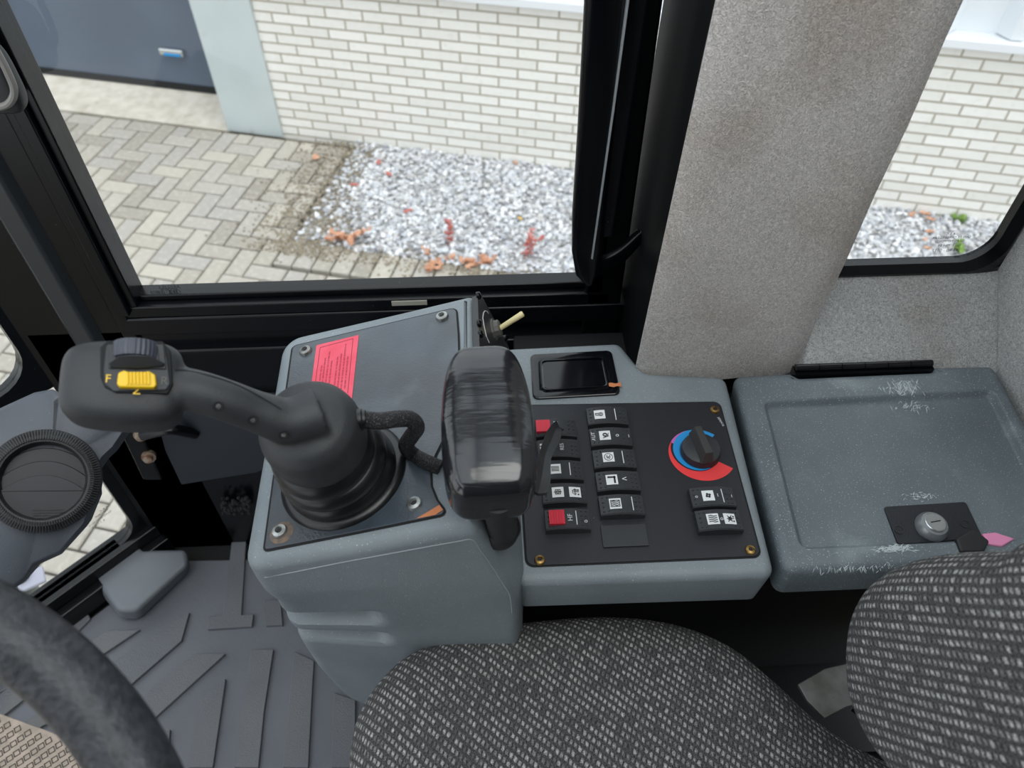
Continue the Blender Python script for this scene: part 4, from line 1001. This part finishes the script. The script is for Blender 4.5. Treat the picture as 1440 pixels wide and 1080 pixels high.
# grip: dome collar, curved arm and thumb head fused into one skin
hd_c = U(174, 541, d=.505); hn = V((.30, -.42, .86)).normalized(); HM = frame(hn, (1, .02, 0))
dome = U(428, 592, d=.560)
b = B()
MDm = frame((axn+V((.0, .0, .25))).normalized())
lathe(b, dome-MDm.col[2]*.012, MDm, [(.001, -.03), (.0375, -.03), (.0385, -.018), (.0385, -.004), (.0365, .006), (.031, .013), (.022, .018), (.010, .021), (.001, .022)], 48)
arm = smoothpts([dome+V((.012, .002, .006)), U(406, 592, d=.548), U(362, 579, d=.536), U(318, 563, d=.524), U(280, 551, d=.517), U(250, 545, d=.516), U(220, 541, d=.517), hd_c-HM.col[2]*.006], 6)
na = len(arm); ra = []
for i in range(na):
    t = i/(na-1); ra.append(.0200-.0050*min(1, t/.3))
tube(b, arm, ra, n=28, sx=1.0, sy=.95)
def hshape(p):
    k = 1-.10*max(0, -p.x/.036); return V((p.x, p.y*k, p.z))
sell(b, hd_c-HM.col[2]*.006, (.0365, .0285, .023), .42, .45, HM, nu=64, nv=40, fn=hshape)
from mathutils.bvhtree import BVHTree
gt = BVHTree.FromPolygons(b.v, b.f)
def hit(px, py, out=0):
    r_ = ray(px, py).normalized(); h = gt.ray_cast(CAM, r_)
    return (h[0]-r_*out, h[1]) if h[0] is not None else (None, None)
grip = obj('grip', b, GRIP, js, smooth=0)
md = grip.modifiers.new('remesh', 'REMESH'); md.mode = 'VOXEL'; md.voxel_size = .0016; md.use_smooth_shade = True
md = grip.modifiers.new('smooth', 'SMOOTH'); md.iterations = 14; md.factor = .6
# control face
fcn = hn; face_c = hd_c+hn*.0178
fpu = lambda px, py, h=0: PU(px, py, face_c+fcn*h, fcn)
fo = [fpu(*q) for q in [(141, 488), (150, 479), (228, 480), (240, 492), (243, 540), (236, 554), (165, 553), (147, 545), (141, 530)]]
b = B(); prism(b, [p+fcn*.0006 for p in fo], [p-fcn*.006 for p in fo]); obj('face_seam', b, BLKM, js, bevel=.001)
fo2 = [fpu(*q, .0016) for q in [(149, 485), (232, 485), (236, 506), (240, 540), (234, 549), (160, 551), (146, 540), (145, 518)]]
b = B(); prism(b, [p+fcn*.0002 for p in fo2], [p-fcn*.006 for p in fo2]); cf = obj('control_face', b, DKG, js, bevel=.0012)
# thumb wheel in its bay
wc = fpu(192, 495, -.0035); b = B(); wx = HM.col[0]
Mw = frame(HM.col[1], HM.col[0]); N_ = 60
lathe(b, wc-HM.col[2]*.0005, Mw, [(.0005, -.0060), (.0115, -.0060), (.0135, -.0052), (.0140, 0), (.0135, .0052), (.0115, .0060), (.0005, .0060)], N_*2, mod=lambda k, i: (.0006 if (i//2) % 2 and 1 <= k <= 5 else 0))
o = obj('thumb_wheel', b, mat('wheel_grey', (62, 66, 78), .4), js, smooth=50)
b = B(); bay = [fpu(*q, .003) for q in [(151, 484), (230, 484), (234, 519), (152, 518)]]; band_in = [fpu(*q, .003) for q in [(163, 487), (221, 487), (223, 507), (163, 507)]]
rings(b, [[p-fcn*.004 for p in bay], bay, band_in, [p-fcn*.004 for p in band_in]], cap=False); obj('wheel_bay', b, GRIP, js, bevel=.0008)
b = B(); gp = [fpu(px, py, .0) for px, py in [(153, 513), (170, 507), (192, 505), (215, 507), (233, 513), (231, 518), (192, 521), (156, 519)]]
prism(b, [p+fcn*(.0105 if 0 < i < 4 else .005) for i, p in enumerate(gp)], [p-fcn*.001 for p in gp]); obj('thumb_guard', b, GRIP, js, bevel=.0015)
# yellow slide switch
yc = [fpu(*q, .0065) for q in [(166, 524), (174, 520), (180, 522.5), (203, 522.5), (209, 521), (218, 526), (220, 541), (217, 545), (168, 544), (164, 540)]]
b = B(); prism(b, yc, [p-fcn*.007 for p in yc]); yo = obj('slide_switch', b, YEL, js, bevel=.0014); yo['label'] = 'bright yellow ribbed slide switch'
b = B()
for i in range(7):
    a = fpu(179+i*5.0, 523.5, .0068); c_ = fpu(179+i*5.0+.6, 540.5, .0068); tube(b, [a, a.lerp(c_, .5)+fcn*.0002, c_], .00085, n=8)
obj('switch_rib', b, YEL, yo)
b = B(); FM = frame(fcn, HM.col[0])
text(b, 'F', .0075, FM @ Matrix.Rotation(0, 3, 'Z'), fpu(152, 533, .0022)); text(b, 'N', .0062, FM @ Matrix.Rotation(R_(90), 3, 'Z'), fpu(193, 549.5, .0022), sx=1.2)
obj('printed_letters', b, YEL, js, smooth=0)
b = B(); text(b, 'R', .0075, FM @ Matrix.Rotation(0, 3, 'Z'), fpu(231, 536, .0022)); obj('worn_letter', b, mat('worn_print', (96, 96, 90), .6), js, smooth=0)
# parting line and screws on the arm
def near(px, py, d): return U(px, py, d=d)
sp2 = [hit(px, py, -.0001)[0] for px, py in [(246, 520), (262, 521), (290, 527), (320, 536), (350, 549), (380, 566), (396, 576)]]
sp2 = [p for p in sp2 if p is not None]
b = B(); tube(b, smoothpts(sp2, 5), .0006, n=6); obj('parting_line', b, INK, js)
for (px, py, d) in ((307, 572, .502), (356, 591, .512), (399, 612, .520)):
    q, N1 = hit(px, py, .0002)
    if q is None: continue
    N1 = N1 if N1.dot(CAM-q) > 0 else -N1; b = B(); lathe(b, q, frame(N1), [(.0036, -.008), (.0036, .0), (.0028, .0), (.0026, -.001)], 16, cap=False); o = obj('screw_recess', b, INK, js)
    b = B(); lathe(b, q-N1.normalized()*.0002, frame(N1), [(.0019, -.006), (.0019, -.0002), (.0001, .0002)], 12); obj('screw', b, CHROME, o)
# braided cable
cb_ = [U(492, 592, d=.575), U(512, 590, d=.576), U(535, 592, d=.580), U(560, 589, d=.588), U(578, 590, d=.60), U(586, 601, d=.612), U(578, 614, d=.628), U(571, 627, d=.645), U(582, 640, d=.662), T(600, 650, .004), T(620, 658, .001)]
BRAID = mat('braided_sleeve', (30, 30, 32), .55, bump=2.5, bscale=900, speck=(92, 92, 96), sscale=800, sth=.60)
b = B(); tube(b, smoothpts(cb_[1:], 6), .0066, n=18); cbl = obj('cable', b, BRAID, js)
b = B(); cdir = (cb_[1]-cb_[0]).normalized(); lathe(b, cb_[0], frame(cdir), [(.006, -.012), (.009, -.010), (.009, .002), (.0078, .003), (.0085, .005), (.0085, .009), (.0075, .010), (.0075, .012)], 24); obj('cable_gland', b, BOOT, js)

# ================================================================== TAPED HAND REST
hr = thing('hand_rest', (.004, .36, 2.055), 'hand rest wrapped in glossy black electrical tape between joystick and switches', 'hand rest')
hc = V((-.0020, .376, 2.13)); HRM = frame(V((.02, -.155, 1)), (1, .03, 0))
def padfn(p):
    t = p.y/.0682; k = 1-.24*max(0, t)**1.5-.03*max(0, -t)**3
    bulge = .010*max(0, -t)**2
    return V((p.x*k+.004*t*0, p.y, p.z*(1+.25*max(0, -t)) - (bulge if p.z < 0 else 0)))
b = B(); sell(b, hc, (.0362, .0690, .0252), .55, .42, HRM, nu=88, nv=60, fn=padfn); obj('taped_pad', b, TAPE, hr, smooth=0 or 180)
b = B(); p0 = V((.008, .338, 2.03)); p1 = U(700, 700, z=2.115); tube(b, [p0, p0.lerp(p1, .5), p1], .0125, n=22); obj('post', b, RUB, hr)
b = B(); lathe(b, p0+V((0, 0, .015)), frame((.25, -.2, 1)), [(.0165, -.016), (.0160, -.002), (.0145, .0), (.0125, -.002)], 30); obj('collar', b, RUB, hr)
# loose tape tail
stp = smoothpts([U(757, 692, z=2.10), U(762, 670, z=2.09), U(767, 640, z=2.06), U(776, 618, z=2.02), U(782, 603, z=1.985), U(787, 598, z=1.972)], 5)
b = B(); rs = []
for i, p in enumerate(stp):
    t = (stp[min(i+1, len(stp)-1)]-stp[max(i-1, 0)]).normalized(); s = t.cross((CAM-p).normalized()).normalized(); n_ = s.cross(t); w_ = .0065+.001*math.sin(i*.5); th = .0012
    rs.append([p-s*w_-n_*th, p-s*w_+n_*th, p+n_*(th-.0025), p+s*w_+n_*th, p+s*w_-n_*th, p-n_*(th+.0025)])
rings(b, rs); tp_ = obj('tape_tail', b, RUB, hr); tp_['label'] = 'loose matt black strap hanging over the switches'

# ================================================================== SEAT
se = thing('driver_seat', (.12, .03, FLOOR), 'dark woven fabric driver seat with light flecks', 'seat')
ctr = V((.11, .03, 0)); zb = 1.832
img = [(470, 1150), (482, 1080), (496, 1005), (530, 950), (575, 912), (650, 885), (720, 871), (790, 863), (860, 860), (930, 866), (990, 882), (1045, 910), (1100, 955), (1150, 1001), (1205, 1040), (1290, 1085), (1400, 1130)]
pts = [U(px, py-9, z=zb+.012) for px, py in img]
pts = [(p.x, p.y) for p in pts]
pts = [(pts[0][0]+.002, .10)]+pts[1:-1]+[(.44, .14)]
pts += [(.46, .03)]
pts += [(x, .06-y) for x, y in reversed(pts[:-1])]
outl2 = []
P_ = [V((x, y, 0)) for x, y in pts]; sm = smoothpts(P_+[P_[0]], 6)[:-1]
NSE = len(sm); rings_ = []; uvs = []; b = B(); K = 44
prof = []
for k in range(K+1):
    t = k/K
    if t < .62: s = t/.62; prof.append((s*.86, .030*(1-(s*.9)**2.6)+.012))     # dome
    else:
        a = (t-.62)/.38
        prof.append(None)
# rounded rim: quarter turn from the dome edge to the flank
pr = [(s*.80, .034-.016*s**2.5) for s in [i/22 for i in range(23)]]
zE = pr[-1][1]
for i in range(1, 14):
    a = i/13*math.pi/2; pr.append((.80+.20*math.sin(a), zE-.040*(1-math.cos(a))))
for i in range(1, 8): pr.append((1-.02*i/7, zE-.040-.075*i/7))
arc_ = 0; prev = None; vs = []; uv = []
for k, (s, z) in enumerate(pr):
    for q in sm:
        d_ = q-ctr; p = ctr+d_*s; p.z = zb+z; vs.append(p)
    if prev: arc_ += math.hypot((s-prev[0])*.28, z-prev[1])
    for q in sm: d_ = (q-ctr); uv.append(((ctr.x+d_.x*arc_/.28), (ctr.y+d_.y*arc_/.28)))
    prev = (s, z)
fs = []
for k in range(len(pr)-1):
    for i in range(NSE): j = (i+1) % NSE; fs.append((k*NSE+i, k*NSE+j, (k+1)*NSE+j, (k+1)*NSE+i))
fs.append(tuple(range((len(pr)-1)*NSE, len(pr)*NSE)))
b.add(vs, fs); b.uv = uv; obj('seat_cushion', b, SEATF, se, smooth=180)
# backrest: leaning cushion, domed face, rolled rim
def dome(b, ctr, sm, M, half, prof, scale):
    """rings of the outline sm (plane coordinates) shrunk towards ctr and lifted along M's third axis"""
    vs = []; uv = []; arc_ = 0; prev = None; N = len(sm)
    for s, h in prof:
        if prev: arc_ += math.hypot((s-prev[0])*scale, h-prev[1])
        for q in sm:
            d_ = q-ctr; p = ctr+d_*s; vs.append(M @ V((p.x, p.y, h))+half); uv.append((ctr.x+d_.x*arc_/scale, ctr.y+d_.y*arc_/scale))
        prev = (s, h)
    fs = []
    for k in range(len(prof)-1):
        for i in range(N): j = (i+1) % N; fs.append((k*N+i, k*N+j, (k+1)*N+j, (k+1)*N+i))
    fs.append(tuple(range((len(prof)-1)*N, len(prof)*N)))
    b.add(vs, fs); b.uv = uv
BP = V((.315, 0, 2.0)); BN = V((-1, 0, .22)).normalized(); BMx = frame(BN, (0, 1, 0))
bpx = [(1478, 742), (1425, 762), (1378, 765), (1330, 768), (1288, 775), (1250, 790), (1220, 815), (1203, 850), (1197, 900), (1203, 950), (1226, 1000), (1264, 1045), (1310, 1085), (1370, 1120)]
bpt = [BMx.transposed() @ (PU(px+20, py+9, BP, BN)-BP) for px, py in bpx]
bpt = [V((p.x, p.y, 0)) for p in bpt]
up_ = 1 if bpt[0].y > bpt[8].y else -1
topy = bpt[0].y
side = [V((.10, topy+up_*.14, 0)), V((.165, topy+up_*.10, 0))]+bpt
lo_ = bpt[-1]
loop = side+[V((.0, lo_.y, 0))]+[V((-p.x, p.y, 0)) for p in reversed(side)]+[V((0, topy+up_*.15, 0))]
smb = smoothpts(loop+[loop[0]], 5)[:-1]
cb0 = V((.0, (lo_.y+topy)/2+.05*up_, 0))
prb = [(t, .052-.014*t**3) for t in [i/24*.80 for i in range(25)]]
z0_ = prb[-1][1]
for i in range(1, 17):
    a = i/16*math.pi; prb.append((.80+.20*math.sin(a) if a <= math.pi/2 else .80+.20*math.sin(a), z0_-.050+.050*math.cos(a)))
b = B(); dome(b, cb0, smb, BMx, BP, prb, .25); obj('backrest', b, BACKF, se, smooth=180)
# steel side bracket joining cushion and backrest
zz = 1.80; q = [U(px, py, z=zz) for px, py in [(1122, 962), (1160, 940), (1204, 930), (1250, 960), (1232, 983), (1190, 994), (1160, 1010), (1135, 985)]]
b = B(); prism(b, q, [p-V((0, 0, .005)) for p in q]); obj('side_bracket', b, STEEL, se, bevel=.0012)
q = [U(px, py, z=zz-.06) for px, py in [(1245, 1018), (1256, 1010), (1266, 1040), (1256, 1046)]]
b = B(); prism(b, q, [p-V((0, 0, .03)) for p in q]); obj('recliner_tab', b, STEEL, se, bevel=.001)
q = [U(px, py, z=zz-.03) for px, py in [(1200, 995), (1225, 985), (1245, 1000), (1240, 1014), (1215, 1006)]]
b = B(); prism(b, q, [p-V((0, 0, .01)) for p in q]); obj('rusty_catch', b, mat('rusty_steel', (96, 74, 60), .7, col2=(60, 50, 44), nscale=90), se, bevel=.001)
b = B(); bb(b, -.02, .42, -.22, .24, FLOOR+.02, 1.72); obj('seat_base', b, BLKM, se, bevel=.01)

# ================================================================== STEERING WHEEL
sc_ = V((-.307, -.02, 2.2895)); sn = V((math.sin(R_(29.5)), 0, math.cos(R_(29.5)))); SM = frame(sn, (sn.z, 0, -sn.x)); RR = .205
sw = thing('steering_wheel', sc_-V((0, 0, .08)), 'worn black steering wheel rim in the lower left corner', 'steering wheel')
b = B(); n = 120; m_ = 28; vs = []
for i in range(n):
    a = 2*math.pi*i/n; c_ = V((math.cos(a), math.sin(a), 0))
    for j in range(m_):
        q = 2*math.pi*j/m_; rad = .0178
        vs.append(sc_+SM @ (c_*(RR+math.cos(q)*rad)+V((0, 0, math.sin(q)*rad))))
b.add(vs, [(i*m_+j, ((i+1) % n)*m_+j, ((i+1) % n)*m_+(j+1) % m_, i*m_+(j+1) % m_) for i in range(n) for j in range(m_)])
obj('rim', b, WHEEL, sw, smooth=180)
b = B(); lathe(b, sc_-sn*.03, SM, [(.04, -.02), (.045, 0), (.04, .02), (.02, .025), (.0005, .025)], 36); obj('hub', b, RUB, sw)
for a in (170, 270): 
    a = R_(a); b = B(); d_ = SM @ V((math.cos(a), math.sin(a), 0)); tube(b, [sc_-sn*.025+d_*.03, sc_-sn*.015+d_*.12, sc_+d_*.2], .011, n=14); obj('spoke', b, RUB, sw)
b = B(); tube(b, [sc_-sn*.04, sc_-sn*.3], .03, n=20); obj('steering_column', b, RUB, sw)

# ================================================================== DASHBOARD POD WITH AIR VENT
vd = .64; vc = U(61, 676, d=vd); vn = ((CAM-vc).normalized()+V((-.10, -.02, .02))).normalized(); VM = frame(vn, RX)
dp = thing('dashboard_pod', U(20, 760, d=.70), 'grey dashboard pod with a round black air vent at the left edge', 'dashboard')
def dpu(px, py, h=0): return PU(px, py, vc-vn*(.012-h), vn)
ol_ = [(-90, 640), (-60, 600), (0, 571), (46, 550), (72, 545), (84, 551), (76, 557), (96, 556), (130, 553), (180, 566), (190, 585), (180, 602), (164, 626), (148, 641), (134, 662), (137, 700), (120, 742), (84, 782), (44, 800), (30, 822), (0, 842), (-60, 870), (-110, 780)]
tp0 = [dpu(*q) for q in ol_]; cc_ = V((0, 0, 0))
for p in tp0: cc_ += p/len(tp0)
b = B(); rs = []
for h, s in ((.0, .0), (-.0, .93), (-.003, .97), (-.010, .995), (-.022, 1.0), (-.10, .97), (-.13, .93)):
    rs.append([cc_+(p-cc_)*max(s, .02)+vn*h for p in tp0])
rings(b, rs); obj('housing', b, mat('pod_plastic', (74, 79, 87), .5, bump=.3, bscale=900, col2=(84, 89, 97), nscale=14, speck=(140, 150, 158), sscale=420, sth=.78), dp, smooth=50)
rv_ = .0432
b = B(); lathe(b, vc-vn*.010, VM, [(rv_, -.004), (rv_, .004), (rv_*.985, .007), (rv_*.86, .0125), (rv_*.755, .0120), (rv_*.735, .010), (rv_*.70, .004), (rv_*.69, -.012)], 288, cap=False, mod=None)
for i in range(120):
    a = 2*math.pi*i/120; d_ = V((math.cos(a), math.sin(a), 0)); c_ = vc-vn*.010+VM @ (d_*rv_*.885+V((0, 0, .0112)))
    box(b, c_, (rv_*.20, .0010, .0022), VM @ Matrix.Rotation(a, 3, 'Z') @ Matrix.Rotation(.42, 3, 'Y'))
vr = obj('air_vent', b, RUB, dp, smooth=50)
b = B(); lathe(b, vc-vn*.024, VM, [(rv_*.74, 0), (rv_*.74, .002), (.0005, .002)], 48); obj('vent_bowl', b, BLKM, vr)
LOUV = mat('louvre_plastic', (28, 31, 37), .45)
for k, (dy, h) in enumerate(((.0275, -.004), (.0165, -.001), (.0045, .002))):
    b = B(); pts = []
    for i in range(40):
        a = 2*math.pi*i/40; x, y = math.cos(a)*rv_*.72, math.sin(a)*rv_*.72
        y = min(y, dy-.42*x*x/.03)
        pts.append(vc+VM @ V((x, y, h-.006)))
    prism(b, pts, [p-vn*.0018 for p in pts]); obj('louvre', b, LOUV, vr, bevel=.0006, seg=1)
b = B()
for i in range(5):
    y = -.024-.0022*i; wd_ = math.sqrt(max(.0001, .012**2-(i*.0024)**2)); p = vc+VM @ V((.004, y, -.0042)); box(b, p+vn*.0012, (wd_*1.8, .0007, .0008), VM)
obj('louvre_ribs', b, RUB, vr)
# machine body panel outside the front corner
rt = thing('body_panel', (-1.15, .80, 1.0), 'grey green machine body panel outside the lower front glass', 'body panel')
b = B(); c_ = U(10, 860, z=1.15); sell(b, c_+V((-.05, .0, 0)), (.10, .08, .04), .6, .6); obj('fender', b, mat('machine_paint', (112, 118, 112), .4), rt)
b = B(); p = U(28, 810, z=1.205); lathe(b, p, I3, [(.018, -.01), (.018, .004), (.012, .008), (.0002, .009)], 20); obj('cap', b, mat('dark_cap', (60, 62, 58), .4), rt)
b = B(); lathe(b, p+V((0, 0, .008)), I3, [(.0075, -.004), (.0065, .004), (.0002, .006)], 16); obj('stud', b, WHT, rt)
b = B(); q = U(44, 815, z=1.198); box(b, q, (.05, .04, .008), Matrix.Rotation(.5, 3, 'Z')); obj('pale_plate', b, mat('pale_lilac', (176, 176, 190), .5), rt, bevel=.003)
